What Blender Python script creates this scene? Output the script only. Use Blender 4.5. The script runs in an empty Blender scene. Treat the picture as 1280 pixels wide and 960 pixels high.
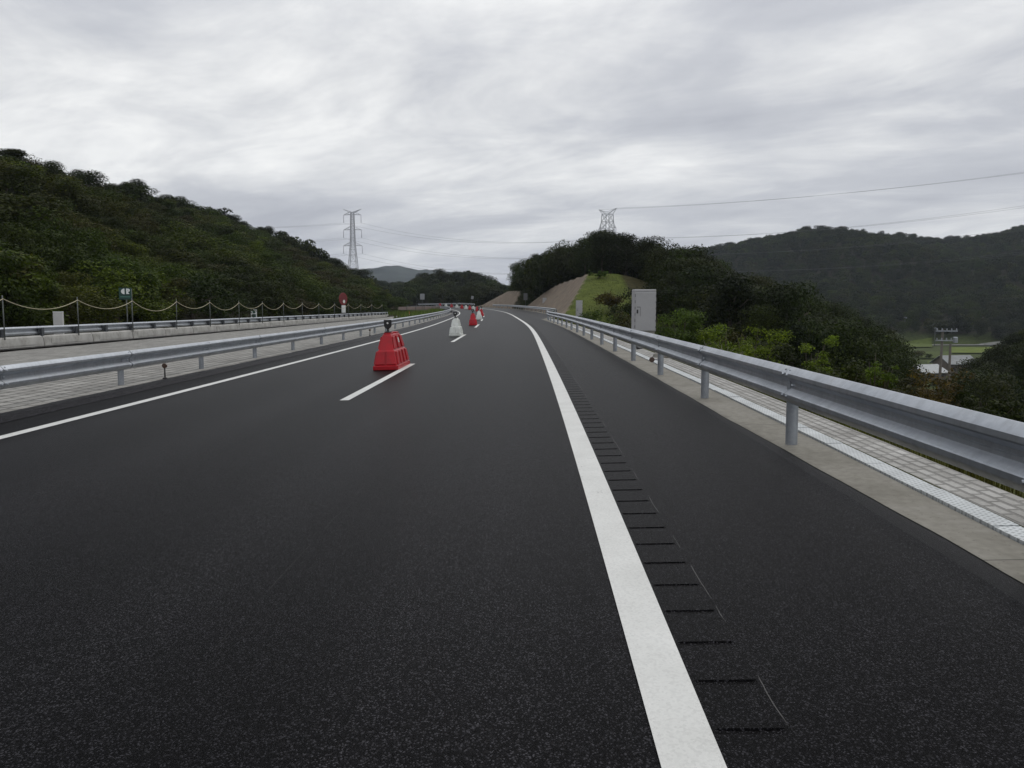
import bpy, bmesh, math, random
import numpy as np
from mathutils import Vector, Matrix
random.seed(7); rng = np.random.default_rng(7)
C = bpy.context.scene.collection
SC = bpy.context.scene
R = math.radians

# ------------------------------------------------------------------ camera, sky, sun, exposure
CAM_H = 1.425
cam = bpy.data.cameras.new('camera'); camo = bpy.data.objects.new('camera', cam); C.objects.link(camo)
camo.location = (0, 0, CAM_H); camo.rotation_euler = (R(90 - 5.316), 0, 0)
cam.sensor_width = 36; cam.lens = 36 * 1035 / 1280; cam.clip_start = 0.05; cam.clip_end = 9000
SC.camera = camo

SUN_EL, SUN_AZ = R(52), R(25)          # azimuth from +Y towards +X
world = bpy.data.worlds.new('World'); SC.world = world; world.use_nodes = True
nt = world.node_tree; nt.nodes.clear()
def N(nt, t, **kw):
    n = nt.nodes.new(t)
    for k, v in kw.items():
        if k in n.inputs: n.inputs[k].default_value = v
        else: setattr(n, k, v)
    return n
def lk(nt, a, b): nt.links.new(a, b)
def M(nt, op, a, b=None, clamp=False):
    n = nt.nodes.new('ShaderNodeMath'); n.operation = op; n.use_clamp = clamp
    for i, v in enumerate((a, b)):
        if v is None: continue
        if isinstance(v, (int, float)): n.inputs[i].default_value = v
        else: nt.links.new(v, n.inputs[i])
    return n.outputs[0]
def ramp(nt, fac, stops, interp='LINEAR'):
    n = nt.nodes.new('ShaderNodeValToRGB'); cr = n.color_ramp; cr.interpolation = interp
    while len(cr.elements) < len(stops): cr.elements.new(0.5)
    for e, (p, c) in zip(cr.elements, stops):
        e.position = p; e.color = (*c, 1) if len(c) == 3 else c
    if fac is not None: nt.links.new(fac, n.inputs[0])
    return n.outputs[0]
def mixc(nt, fac, a, b, mode='MIX'):
    n = nt.nodes.new('ShaderNodeMix'); n.data_type = 'RGBA'; n.blend_type = mode
    for sock, v in ((n.inputs[0], fac), (n.inputs[6], a), (n.inputs[7], b)):
        if isinstance(v, (int, float)): sock.default_value = v
        elif isinstance(v, tuple): sock.default_value = (*v, 1) if len(v) == 3 else v
        else: nt.links.new(v, sock)
    return n.outputs[2]

sky = N(nt, 'ShaderNodeTexSky'); sky.sky_type = 'NISHITA'; sky.sun_disc = False
sky.sun_elevation = SUN_EL; sky.sun_rotation = SUN_AZ; sky.dust_density = 2.0
tc = N(nt, 'ShaderNodeTexCoord')
sep = N(nt, 'ShaderNodeSeparateXYZ'); lk(nt, tc.outputs['Generated'], sep.inputs[0])
zc = M(nt, 'MAXIMUM', sep.outputs[2], 0.0)
zz = M(nt, 'ADD', zc, 0.14)
px_ = M(nt, 'DIVIDE', sep.outputs[0], zz); py_ = M(nt, 'DIVIDE', sep.outputs[1], zz)
comb = N(nt, 'ShaderNodeCombineXYZ'); lk(nt, px_, comb.inputs[0]); lk(nt, py_, comb.inputs[1])
def clouds(rot, sx, sy, scale, detail, rough, dist, off):
    mr = N(nt, 'ShaderNodeMapping'); mr.inputs['Rotation'].default_value = (0, 0, R(rot)); lk(nt, comb.outputs[0], mr.inputs[0])
    mp = N(nt, 'ShaderNodeMapping'); mp.inputs['Scale'].default_value = (sx, sy, 1)
    mp.inputs['Location'].default_value = off
    lk(nt, mr.outputs[0], mp.inputs[0])
    n = N(nt, 'ShaderNodeTexNoise'); n.inputs['Scale'].default_value = scale; n.inputs['Detail'].default_value = detail
    n.inputs['Roughness'].default_value = rough; n.inputs['Distortion'].default_value = dist
    lk(nt, mp.outputs[0], n.inputs['Vector']); return n.outputs[0]
c1 = clouds(-50, 0.95, 0.62, 0.55, 10, 0.57, 0.6, (5.3, 1.9, 0))
c2 = clouds(-60, 1.3, 0.75, 1.7, 10, 0.62, 0.6, (7.3, 4.1, 0))
c0 = clouds(-35, 1.0, 0.8, 0.30, 3, 0.5, 0.4, (2.2, 0.4, 0))
cm = M(nt, 'ADD', M(nt, 'ADD', M(nt, 'MULTIPLY', c1, 0.58), M(nt, 'MULTIPLY', c2, 0.24)), M(nt, 'MULTIPLY', c0, 0.18))
SKYG = 10.3
ccol = ramp(nt, cm, [(0.38, (0.445, 0.46, 0.508)), (0.455, (0.55, 0.565, 0.605)), (0.515, (0.71, 0.72, 0.738)), (0.57, (0.88, 0.885, 0.885)), (0.64, (1.04, 1.035, 1.01))])
hz = ramp(nt, zc, [(0.0, (0.86, 0.885, 0.925)), (0.10, (1.0, 1.005, 1.01)), (0.25, (1.04, 1.04, 1.035)), (0.7, (1.35, 1.35, 1.34)), (1.0, (1.5, 1.5, 1.49))])
ccol = mixc(nt, 1.0, ccol, hz, 'MULTIPLY')
sc10 = N(nt, 'ShaderNodeVectorMath'); sc10.operation = 'SCALE'; sc10.inputs['Scale'].default_value = SKYG; lk(nt, ccol, sc10.inputs[0])
fin = mixc(nt, 0.96, sky.outputs[0], sc10.outputs[0])
bg = N(nt, 'ShaderNodeBackground'); bg.inputs['Strength'].default_value = 0.1; lk(nt, fin, bg.inputs['Color'])
wo = N(nt, 'ShaderNodeOutputWorld'); lk(nt, bg.outputs[0], wo.inputs['Surface'])

sun = bpy.data.lights.new('sun', 'SUN'); sun.energy = 0.6; sun.angle = R(20); sun.color = (1, 0.97, 0.92)
suno = bpy.data.objects.new('sun', sun); C.objects.link(suno)
sd = Vector((math.sin(SUN_AZ) * math.cos(SUN_EL), math.cos(SUN_AZ) * math.cos(SUN_EL), math.sin(SUN_EL)))
suno.rotation_euler = (-sd).to_track_quat('-Z', 'Y').to_euler(); suno.location = (0, 0, 80)

SC.view_settings.view_transform = 'Standard'; SC.view_settings.look = 'None'
SC.view_settings.exposure = 0.0; SC.view_settings.gamma = 1; SC.view_settings.use_curve_mapping = False
SC.render.engine = 'CYCLES'
cy = SC.cycles; cy.use_denoising = True; cy.max_bounces = 6; cy.diffuse_bounces = 3; cy.glossy_bounces = 3
cy.transmission_bounces = 3; cy.volume_bounces = 1; cy.sample_clamp_indirect = 5; cy.use_fast_gi = False

# ------------------------------------------------------------------ helpers: objects
def tag(o, label=None, cat=None, group=None, kind=None):
    if label: o['label'] = label
    if cat: o['category'] = cat
    if group: o['group'] = group
    if kind: o['kind'] = kind
    return o
def empty(name, loc=(0, 0, 0), rz=0.0, label=None, cat=None, group=None):
    o = bpy.data.objects.new(name, None); C.objects.link(o); o.location = loc; o.rotation_euler = (0, 0, rz)
    o.empty_display_size = 0.2
    return tag(o, label, cat, group)
def copy_tree(o, parent=None):
    c = o.copy(); C.objects.link(c)
    if parent is not None: c.parent = parent
    for ch in list(o.children): copy_tree(ch, c)
    return c

class MB:
    def __init__(s): s.v = []; s.f = []; s.uv = {}
    def add(s, vs, fs):
        b = len(s.v); s.v += [tuple(map(float, q)) for q in vs]; s.f += [tuple(b + i for i in f) for f in fs]; return s
    def box(s, x0, x1, y0, y1, z0, z1):
        return s.add([(x0,y0,z0),(x1,y0,z0),(x1,y1,z0),(x0,y1,z0),(x0,y0,z1),(x1,y0,z1),(x1,y1,z1),(x0,y1,z1)],
                     [(0,3,2,1),(4,5,6,7),(0,1,5,4),(1,2,6,5),(2,3,7,6),(3,0,4,7)])
    def bar(s, a, b, w, d=None):
        a, b = Vector(a), Vector(b); t = b - a
        if t.length < 1e-6: return s
        t.normalize(); up = Vector((0,0,1)) if abs(t.z) < .95 else Vector((1,0,0))
        u = t.cross(up).normalized(); n = u.cross(t); d = d or w
        vs = [p + u*i*w/2 + n*j*d/2 for p in (a, b) for i, j in ((-1,-1),(1,-1),(1,1),(-1,1))]
        return s.add(vs, [(0,1,2,3),(7,6,5,4),(0,4,5,1),(1,5,6,2),(2,6,7,3),(3,7,4,0)])
    def tube(s, pts, rad, n=8, cap=True):
        pts = [Vector(p) for p in pts]; m = len(pts)
        rad = rad if hasattr(rad, '__len__') else [rad] * m
        vs, fs = [], []; prev = None
        for i, p in enumerate(pts):
            t = (pts[min(i+1, m-1)] - pts[max(i-1, 0)]).normalized()
            if prev is None:
                up = Vector((0,0,1)) if abs(t.z) < .9 else Vector((1,0,0)); u = t.cross(up).normalized()
            else: u = (prev - t * prev.dot(t)).normalized()
            prev = u; w = t.cross(u)
            for k in range(n):
                a = 2*math.pi*k/n; vs.append(p + (u*math.cos(a) + w*math.sin(a)) * rad[i])
        for i in range(m-1):
            for k in range(n):
                k2 = (k+1) % n; fs.append((i*n+k, i*n+k2, (i+1)*n+k2, (i+1)*n+k))
        if cap: fs.append(tuple(range(n-1,-1,-1))); fs.append(tuple((m-1)*n+k for k in range(n)))
        return s.add(vs, fs)
    def lathe(s, prof, c=(0,0,0), n=16):
        vs = [(c[0]+r*math.cos(2*math.pi*k/n), c[1]+r*math.sin(2*math.pi*k/n), c[2]+z) for r, z in prof for k in range(n)]
        fs = [(i*n+k, i*n+(k+1)%n, (i+1)*n+(k+1)%n, (i+1)*n+k) for i in range(len(prof)-1) for k in range(n)]
        fs += [tuple(range(n-1,-1,-1)), tuple((len(prof)-1)*n+k for k in range(n))]
        return s.add(vs, fs)
    def prism(s, poly, dvec):
        n = len(poly); d = Vector(dvec); poly = [Vector(p) for p in poly]
        vs = poly + [p + d for p in poly]
        return s.add(vs, [tuple(range(n-1,-1,-1)), tuple(range(n, 2*n))] + [(i, (i+1)%n, n+(i+1)%n, n+i) for i in range(n)])
    def build(s, name, mat, parent=None, smooth=False, bevel=0, auto=None):
        me = bpy.data.meshes.new(name); me.from_pydata(s.v, [], s.f)
        if mat: me.materials.append(mat)
        bm = bmesh.new(); bm.from_mesh(me); bmesh.ops.recalc_face_normals(bm, faces=bm.faces); bm.to_mesh(me); bm.free()
        o = bpy.data.objects.new(name, me); C.objects.link(o)
        if parent is not None: o.parent = parent
        if smooth:
            me.polygons.foreach_set('use_smooth', [True]*len(me.polygons))
            if auto: me.set_sharp_from_angle(angle=R(auto))
        if bevel:
            b = o.modifiers.new('bevel', 'BEVEL'); b.width = bevel; b.segments = 2; b.limit_method = 'ANGLE'; b.angle_limit = R(35)
        return o

def sheet(name, rows, mat, uvs=None, smooth=False, kind='structure'):
    """rows: array [ns, no, 3]; a sheet of quads with a UV in metres"""
    rows = np.asarray(rows, float); a, b = rows.shape[:2]
    me = bpy.data.meshes.new(name)
    idx = np.arange(a*b).reshape(a, b)
    f = np.stack([idx[:-1,:-1], idx[:-1,1:], idx[1:,1:], idx[1:,:-1]], -1).reshape(-1, 4)
    v = rows.reshape(-1, 3)
    p = v[f[len(f)//2]]; nz = np.cross(p[1]-p[0], p[3]-p[0])[2]
    if nz < 0: f = f[:, ::-1]
    me.vertices.add(len(v)); me.vertices.foreach_set('co', v.ravel())
    me.loops.add(f.size); me.loops.foreach_set('vertex_index', f.ravel().astype(np.int32))
    me.polygons.add(len(f)); me.polygons.foreach_set('loop_start', np.arange(0, f.size, 4, dtype=np.int32))
    me.update(calc_edges=True); me.validate()
    if uvs is not None:
        l = me.uv_layers.new(name='UVMap'); u = np.asarray(uvs, float).reshape(-1, 2)[f.ravel()]
        l.data.foreach_set('uv', u.ravel())
    me.materials.append(mat)
    me.polygons.foreach_set('use_smooth', [bool(smooth)]*len(f))
    o = bpy.data.objects.new(name, me); C.objects.link(o)
    if kind: o['kind'] = kind
    return o

# ------------------------------------------------------------------ materials
def mat_new(name):
    m = bpy.data.materials.new(name); m.use_nodes = True
    b = m.node_tree.nodes['Principled BSDF']; return m, m.node_tree, b
def mat(name, col, rough=0.6, metal=0.0, var=0.0, vscale=8.0, spec=0.5, bump=0.0, bscale=60.0, dirt=None, dscale=2.0, damt=0.4):
    m, nt, b = mat_new(name)
    b.inputs['Roughness'].default_value = rough; b.inputs['Metallic'].default_value = metal
    b.inputs['Specular IOR Level'].default_value = spec
    tc = N(nt, 'ShaderNodeTexCoord'); c = None
    if var or dirt or bump:
        n = N(nt, 'ShaderNodeTexNoise'); n.inputs['Scale'].default_value = vscale; n.inputs['Detail'].default_value = 6
        lk(nt, tc.outputs['Object'], n.inputs['Vector'])
        lo = tuple(max(0, x*(1-var)) for x in col); hi = tuple(min(1, x*(1+var)) for x in col)
        c = ramp(nt, n.outputs[0], [(0.3, lo), (0.7, hi)])
        if dirt:
            n2 = N(nt, 'ShaderNodeTexNoise'); n2.inputs['Scale'].default_value = dscale; n2.inputs['Detail'].default_value = 9; n2.inputs['Roughness'].default_value = .7
            lk(nt, tc.outputs['Object'], n2.inputs['Vector'])
            fac = ramp(nt, n2.outputs[0], [(0.48, (0,0,0)), (0.68, (damt,)*3)])
            c = mixc(nt, fac, c, dirt)
        lk(nt, c, b.inputs['Base Color'])
        if bump:
            n3 = N(nt, 'ShaderNodeTexNoise'); n3.inputs['Scale'].default_value = bscale; n3.inputs['Detail'].default_value = 4
            lk(nt, tc.outputs['Object'], n3.inputs['Vector'])
            bp = N(nt, 'ShaderNodeBump'); bp.inputs['Strength'].default_value = bump; bp.inputs['Distance'].default_value = .01
            lk(nt, n3.outputs[0], bp.inputs['Height']); lk(nt, bp.outputs[0], b.inputs['Normal'])
    else: b.inputs['Base Color'].default_value = (*col, 1)
    return m

def asphalt_mat(name, scratch=True, tone=1.0):
    m, nt, b = mat_new(name)
    uv = N(nt, 'ShaderNodeUVMap'); uv.uv_map = 'UVMap'
    v = N(nt, 'ShaderNodeTexVoronoi'); v.voronoi_dimensions = '2D'; v.inputs['Scale'].default_value = 165; lk(nt, uv.outputs[0], v.inputs['Vector'])
    v2 = N(nt, 'ShaderNodeTexVoronoi'); v2.voronoi_dimensions = '2D'; v2.inputs['Scale'].default_value = 88; lk(nt, uv.outputs[0], v2.inputs['Vector'])
    s = N(nt, 'ShaderNodeSeparateColor'); lk(nt, v.outputs['Color'], s.inputs[0])
    s2 = N(nt, 'ShaderNodeSeparateColor'); lk(nt, v2.outputs['Color'], s2.inputs[0])
    def t(*c): return tuple(x*tone for x in c)
    c = ramp(nt, s.outputs[0], [(0.0, t(.0011,.0011,.0014)), (0.5, t(.0028,.0027,.0033)), (0.78, t(.0110,.0107,.0126)), (1.0, t(.082,.080,.088))])
    gap = ramp(nt, v.outputs['Distance'], [(0.35, (1,1,1)), (0.8, (.25,.25,.25))])
    c = mixc(nt, 0.9, c, gap, 'MULTIPLY')
    c = mixc(nt, ramp(nt, s2.outputs[1], [(0.92, (0,0,0)), (0.98, (.5,)*3)]), c, t(.022,.021,.0215))
    # mottling, wheel tracks, paving lanes
    n = N(nt, 'ShaderNodeTexNoise'); n.inputs['Scale'].default_value = 0.55; n.inputs['Detail'].default_value = 7; n.inputs['Roughness'].default_value = .62
    mp = N(nt, 'ShaderNodeMapping'); mp.inputs['Scale'].default_value = (0.07, 1.6, 1); lk(nt, uv.outputs[0], mp.inputs[0]); lk(nt, mp.outputs[0], n.inputs['Vector'])
    c = mixc(nt, 1.0, c, ramp(nt, n.outputs[0], [(0.3, (.62,.62,.64)), (0.7, (1.38,1.37,1.37))]), 'MULTIPLY')
    n4 = N(nt, 'ShaderNodeTexNoise'); n4.inputs['Scale'].default_value = 9; n4.inputs['Detail'].default_value = 5; lk(nt, uv.outputs[0], n4.inputs['Vector'])
    c = mixc(nt, 1.0, c, ramp(nt, n4.outputs[0], [(0.3, (.8,.8,.8)), (0.7, (1.22,1.22,1.22))]), 'MULTIPLY')
    if scratch:
        sw_ = N(nt, 'ShaderNodeSeparateXYZ'); lk(nt, uv.outputs[0], sw_.inputs[0])
        wt = M(nt, 'COSINE', M(nt, 'MULTIPLY', M(nt, 'ADD', sw_.outputs[1], .90), 3.67))
        wt = M(nt, 'MULTIPLY', M(nt, 'MULTIPLY', wt, n.outputs[0]), M(nt, 'LESS_THAN', sw_.outputs[1], -.2))
        c = mixc(nt, 1.0, c, ramp(nt, M(nt, 'ADD', M(nt, 'MULTIPLY', wt, .5), .5), [(.2, (.84,.84,.85)), (.8, (1.2,1.2,1.19))]), 'MULTIPLY')
        sp = N(nt, 'ShaderNodeSeparateXYZ'); lk(nt, uv.outputs[0], sp.inputs[0])
        nb = N(nt, 'ShaderNodeTexNoise'); nb.inputs['Scale'].default_value = 1.8; nb.inputs['Detail'].default_value = 6; nb.noise_dimensions = '2D'; lk(nt, uv.outputs[0], nb.inputs['Vector'])
        for off, w, amt in ((0.366, .0022, .26), (-1.86, .003, .05)):
            d = M(nt, 'ABSOLUTE', M(nt, 'SUBTRACT', M(nt, 'ADD', sp.outputs[1], M(nt, 'MULTIPLY', M(nt, 'SUBTRACT', nb.outputs[0], .5), .03)), off))
            msk = M(nt, 'MULTIPLY', M(nt, 'LESS_THAN', d, w), ramp(nt, nb.outputs[0], [(0.50, (0,0,0)), (0.60, (amt,)*3)]))
            msk = M(nt, 'MULTIPLY', msk, M(nt, 'LESS_THAN', sp.outputs[0], 30.0))
            c = mixc(nt, msk, c, (.34,.33,.32))
        # paving seam between the lanes
        d = M(nt, 'ABSOLUTE', M(nt, 'SUBTRACT', sp.outputs[1], -3.30)); c = mixc(nt, M(nt, 'MULTIPLY', M(nt, 'LESS_THAN', d, .008), .5), c, (.006,.006,.006))
        # smoother strip along the gutter
        c = mixc(nt, M(nt, 'MULTIPLY', M(nt, 'GREATER_THAN', M(nt, 'ADD', sp.outputs[1], M(nt, 'MULTIPLY', nb.outputs[0], .05)), 1.80), .5), c, (.03,.0295,.029))
    lk(nt, c, b.inputs['Base Color'])
    b.inputs['Roughness'].default_value = .43; b.inputs['Specular IOR Level'].default_value = .035; b.inputs['Specular Tint'].default_value = (1.0, .95, 1.0, 1)
    bp = N(nt, 'ShaderNodeBump'); bp.inputs['Strength'].default_value = .5; bp.inputs['Distance'].default_value = .005; bp.invert = True
    lk(nt, v.outputs['Distance'], bp.inputs['Height'])
    lk(nt, bp.outputs[0], b.inputs['Normal'])
    return m
ASPH = asphalt_mat('asphalt', True, .6); CURBM = asphalt_mat('asphalt_curb', False, 1.6)

def paint_mat():
    m, nt, b = mat_new('road_paint')
    uv = N(nt, 'ShaderNodeUVMap'); uv.uv_map = 'UVMap'
    n = N(nt, 'ShaderNodeTexNoise'); n.inputs['Scale'].default_value = 2.5; n.inputs['Detail'].default_value = 8; lk(nt, uv.outputs[0], n.inputs['Vector'])
    c = ramp(nt, n.outputs[0], [(0.3, (.57,.57,.54)), (0.7, (.66,.66,.63))])
    v = N(nt, 'ShaderNodeTexVoronoi'); v.voronoi_dimensions = '2D'; v.inputs['Scale'].default_value = 95; lk(nt, uv.outputs[0], v.inputs['Vector'])
    s = N(nt, 'ShaderNodeSeparateColor'); lk(nt, v.outputs['Color'], s.inputs[0])
    c = mixc(nt, 1.0, c, ramp(nt, s.outputs[0], [(0, (.9,.9,.9)), (.5, (1,1,1)), (1, (1.03,1.03,1.03))]), 'MULTIPLY')
    n2 = N(nt, 'ShaderNodeTexNoise'); n2.inputs['Scale'].default_value = 3.0; n2.inputs['Detail'].default_value = 3; lk(nt, uv.outputs[0], n2.inputs['Vector'])
    th = M(nt, 'ADD', 1.005, M(nt, 'MULTIPLY', M(nt, 'SUBTRACT', .5, n2.outputs[0]), .10))
    c = mixc(nt, M(nt, 'MULTIPLY', M(nt, 'GREATER_THAN', s.outputs[1], th), .85), c, (.06,.06,.06))
    lk(nt, c, b.inputs['Base Color']); b.inputs['Roughness'].default_value = .55
    bp = N(nt, 'ShaderNodeBump'); bp.inputs['Strength'].default_value = .2; bp.inputs['Distance'].default_value = .002; bp.invert = True
    lk(nt, v.outputs['Distance'], bp.inputs['Height']); lk(nt, bp.outputs[0], b.inputs['Normal'])
    return m
PAINT = paint_mat()

def galv_mat(name='galvanised_steel', lo=.36, hi=.56, rough=.42):
    m, nt, b = mat_new(name)
    tc = N(nt, 'ShaderNodeTexCoord')
    v = N(nt, 'ShaderNodeTexVoronoi'); v.inputs['Scale'].default_value = 28; lk(nt, tc.outputs['Object'], v.inputs['Vector'])
    s = N(nt, 'ShaderNodeSeparateColor'); lk(nt, v.outputs['Color'], s.inputs[0])
    n = N(nt, 'ShaderNodeTexNoise'); n.inputs['Scale'].default_value = 1.7; n.inputs['Detail'].default_value = 8; n.inputs['Roughness'].default_value = .65
    lk(nt, tc.outputs['Object'], n.inputs['Vector'])
    f = M(nt, 'ADD', M(nt, 'MULTIPLY', s.outputs[0], .10), M(nt, 'MULTIPLY', n.outputs[0], .85))
    c = ramp(nt, f, [(.3, (lo*.93, lo, lo*1.09)), (.75, (hi*.95, hi, hi*1.07))])
    mg = N(nt, 'ShaderNodeMapping'); mg.inputs['Scale'].default_value = (5, 5, .7); lk(nt, tc.outputs['Object'], mg.inputs[0])
    ng = N(nt, 'ShaderNodeTexNoise'); ng.inputs['Scale'].default_value = 1.6; ng.inputs['Detail'].default_value = 9; ng.inputs['Roughness'].default_value = .7; lk(nt, mg.outputs[0], ng.inputs['Vector'])
    c = mixc(nt, 1.0, c, ramp(nt, ng.outputs[0], [(.32, (.84,.83,.82)), (.52, (1,1,1)), (.72, (1.06,1.06,1.06))]), 'MULTIPLY')
    lk(nt, c, b.inputs['Base Color'])
    b.inputs['Metallic'].default_value = .88
    lk(nt, ramp(nt, f, [(.3, (rough+.12,)*3), (.75, (rough-.04,)*3)]), b.inputs['Roughness'])
    n3 = N(nt, 'ShaderNodeTexNoise'); n3.inputs['Scale'].default_value = 5; n3.inputs['Detail'].default_value = 3; lk(nt, tc.outputs['Object'], n3.inputs['Vector'])
    bp = N(nt, 'ShaderNodeBump'); bp.inputs['Strength'].default_value = .05; bp.inputs['Distance'].default_value = .02
    lk(nt, n3.outputs[0], bp.inputs['Height']); lk(nt, bp.outputs[0], b.inputs['Normal'])
    return m
GALV = galv_mat('galvanised_steel', .36, .50, .35); GALVP = galv_mat('galvanised_post', .30, .44, .5)

def paver_mat(name, lo, hi, bw, bh, ridge=0.0):
    m, nt, b = mat_new(name)
    uv = N(nt, 'ShaderNodeUVMap'); uv.uv_map = 'UVMap'
    br = N(nt, 'ShaderNodeTexBrick'); br.inputs['Scale'].default_value = 1; br.inputs['Brick Width'].default_value = bw; br.inputs['Row Height'].default_value = bh
    br.inputs['Mortar Size'].default_value = .012 + .022*ridge; br.inputs['Mortar Smooth'].default_value = .35; br.offset = .5
    br.inputs['Color1'].default_value = (*lo, 1); br.inputs['Color2'].default_value = (*hi, 1)
    br.inputs['Mortar'].default_value = tuple(x*(.70 if bw < .3 else .45) for x in lo) + (1,)
    lk(nt, uv.outputs[0], br.inputs['Vector'])
    n = N(nt, 'ShaderNodeTexNoise'); n.inputs['Scale'].default_value = 1.1; n.inputs['Detail'].default_value = 9; n.inputs['Roughness'].default_value = .65; lk(nt, uv.outputs[0], n.inputs['Vector'])
    c = mixc(nt, 1.0, br.outputs[0], ramp(nt, n.outputs[0], [(.3, (.72,.71,.69)), (.7, (1.16,1.16,1.15))]), 'MULTIPLY')
    n2 = N(nt, 'ShaderNodeTexNoise'); n2.inputs['Scale'].default_value = 40; n2.inputs['Detail'].default_value = 4; lk(nt, uv.outputs[0], n2.inputs['Vector'])
    c = mixc(nt, 1.0, c, ramp(nt, n2.outputs[0], [(.3, (.85,.85,.85)), (.7, (1.12,1.12,1.12))]), 'MULTIPLY')
    lk(nt, c, b.inputs['Base Color']); b.inputs['Roughness'].default_value = .85
    h = M(nt, 'SUBTRACT', 1.0, br.outputs['Fac'])
    bp = N(nt, 'ShaderNodeBump'); bp.inputs['Strength'].default_value = .9; bp.inputs['Distance'].default_value = .02
    lk(nt, h, bp.inputs['Height']); lk(nt, bp.outputs[0], b.inputs['Normal'])
    return m
PAVL = paver_mat('verge_blocks', (.24,.232,.213), (.34,.33,.305), .45, .30, 1)
PAVR = paver_mat('edge_blocks', (.31,.30,.28), (.43,.42,.40), .22, .10, .25)
CONC = mat('concrete', (.29,.278,.25), .9, 0, .14, 1.5, .3, .3, 45, (.20,.185,.155), 2.2, .5)
CONCB = mat('barrier_concrete', (.42,.41,.385), .9, 0, .12, 1.2, .3, .2, 30, (.19,.18,.155), 1.7, .6)
def gutter_mat():
    m, nt, b = mat_new('gutter_concrete')
    uv = N(nt, 'ShaderNodeUVMap'); uv.uv_map = 'UVMap'; sp = N(nt, 'ShaderNodeSeparateXYZ'); lk(nt, uv.outputs[0], sp.inputs[0])
    n = N(nt, 'ShaderNodeTexNoise'); n.inputs['Scale'].default_value = 1.3; n.inputs['Detail'].default_value = 10; n.inputs['Roughness'].default_value = .68; lk(nt, uv.outputs[0], n.inputs['Vector'])
    c = ramp(nt, n.outputs[0], [(.30, (.145,.135,.110)), (.48, (.205,.193,.162)), (.70, (.245,.232,.203))])
    n2 = N(nt, 'ShaderNodeTexNoise'); n2.inputs['Scale'].default_value = 14; n2.inputs['Detail'].default_value = 6; lk(nt, uv.outputs[0], n2.inputs['Vector'])
    c = mixc(nt, 1.0, c, ramp(nt, n2.outputs[0], [(.3, (.84,.83,.81)), (.7, (1.1,1.1,1.1))]), 'MULTIPLY')
    v = N(nt, 'ShaderNodeTexVoronoi'); v.voronoi_dimensions = '2D'; v.inputs['Scale'].default_value = 9; lk(nt, uv.outputs[0], v.inputs['Vector'])
    c = mixc(nt, M(nt, 'MULTIPLY', M(nt, 'LESS_THAN', v.outputs['Distance'], .055), .6), c, (.10,.085,.065))
    j = M(nt, 'LESS_THAN', M(nt, 'ABSOLUTE', M(nt, 'SUBTRACT', M(nt, 'FRACT', M(nt, 'DIVIDE', M(nt, 'ADD', sp.outputs[0], 53.1), 5.0)), .5)), .0014)
    c = mixc(nt, M(nt, 'MULTIPLY', j, .8), c, (.05,.045,.04))
    lk(nt, c, b.inputs['Base Color']); b.inputs['Roughness'].default_value = .9
    bp = N(nt, 'ShaderNodeBump'); bp.inputs['Strength'].default_value = .35; bp.inputs['Distance'].default_value = .006; lk(nt, n2.outputs[0], bp.inputs['Height']); lk(nt, bp.outputs[0], b.inputs['Normal'])
    return m
GUTM = gutter_mat()
def grate_mat():
    m, nt, b = mat_new('drain_plate')
    uv = N(nt, 'ShaderNodeUVMap'); uv.uv_map = 'UVMap'
    mp = N(nt, 'ShaderNodeMapping'); mp.inputs['Rotation'].default_value = (0,0,R(38)); lk(nt, uv.outputs[0], mp.inputs[0])
    w = N(nt, 'ShaderNodeTexWave'); w.inputs['Scale'].default_value = 9; w.inputs['Distortion'].default_value = .3; lk(nt, mp.outputs[0], w.inputs['Vector'])
    mp2 = N(nt, 'ShaderNodeMapping'); mp2.inputs['Rotation'].default_value = (0,0,R(-52)); lk(nt, uv.outputs[0], mp2.inputs[0])
    w2 = N(nt, 'ShaderNodeTexWave'); w2.inputs['Scale'].default_value = 6; lk(nt, mp2.outputs[0], w2.inputs['Vector'])
    n = N(nt, 'ShaderNodeTexNoise'); n.inputs['Scale'].default_value = 3; n.inputs['Detail'].default_value = 7; lk(nt, uv.outputs[0], n.inputs['Vector'])
    h = M(nt, 'MAXIMUM', w.outputs[1], M(nt, 'MULTIPLY', w2.outputs[1], .8))
    c = mixc(nt, 1.0, ramp(nt, h, [(.25, (.30,.315,.32)), (.7, (.52,.545,.55))]), ramp(nt, n.outputs[0], [(.3, (.8,.8,.8)), (.7, (1.1,1.1,1.1))]), 'MULTIPLY')
    lk(nt, c, b.inputs['Base Color']); b.inputs['Roughness'].default_value = .55; b.inputs['Metallic'].default_value = .2
    bp = N(nt, 'ShaderNodeBump'); bp.inputs['Strength'].default_value = .7; bp.inputs['Distance'].default_value = .006
    lk(nt, h, bp.inputs['Height']); lk(nt, bp.outputs[0], b.inputs['Normal'])
    return m
GRATE = grate_mat()
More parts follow.
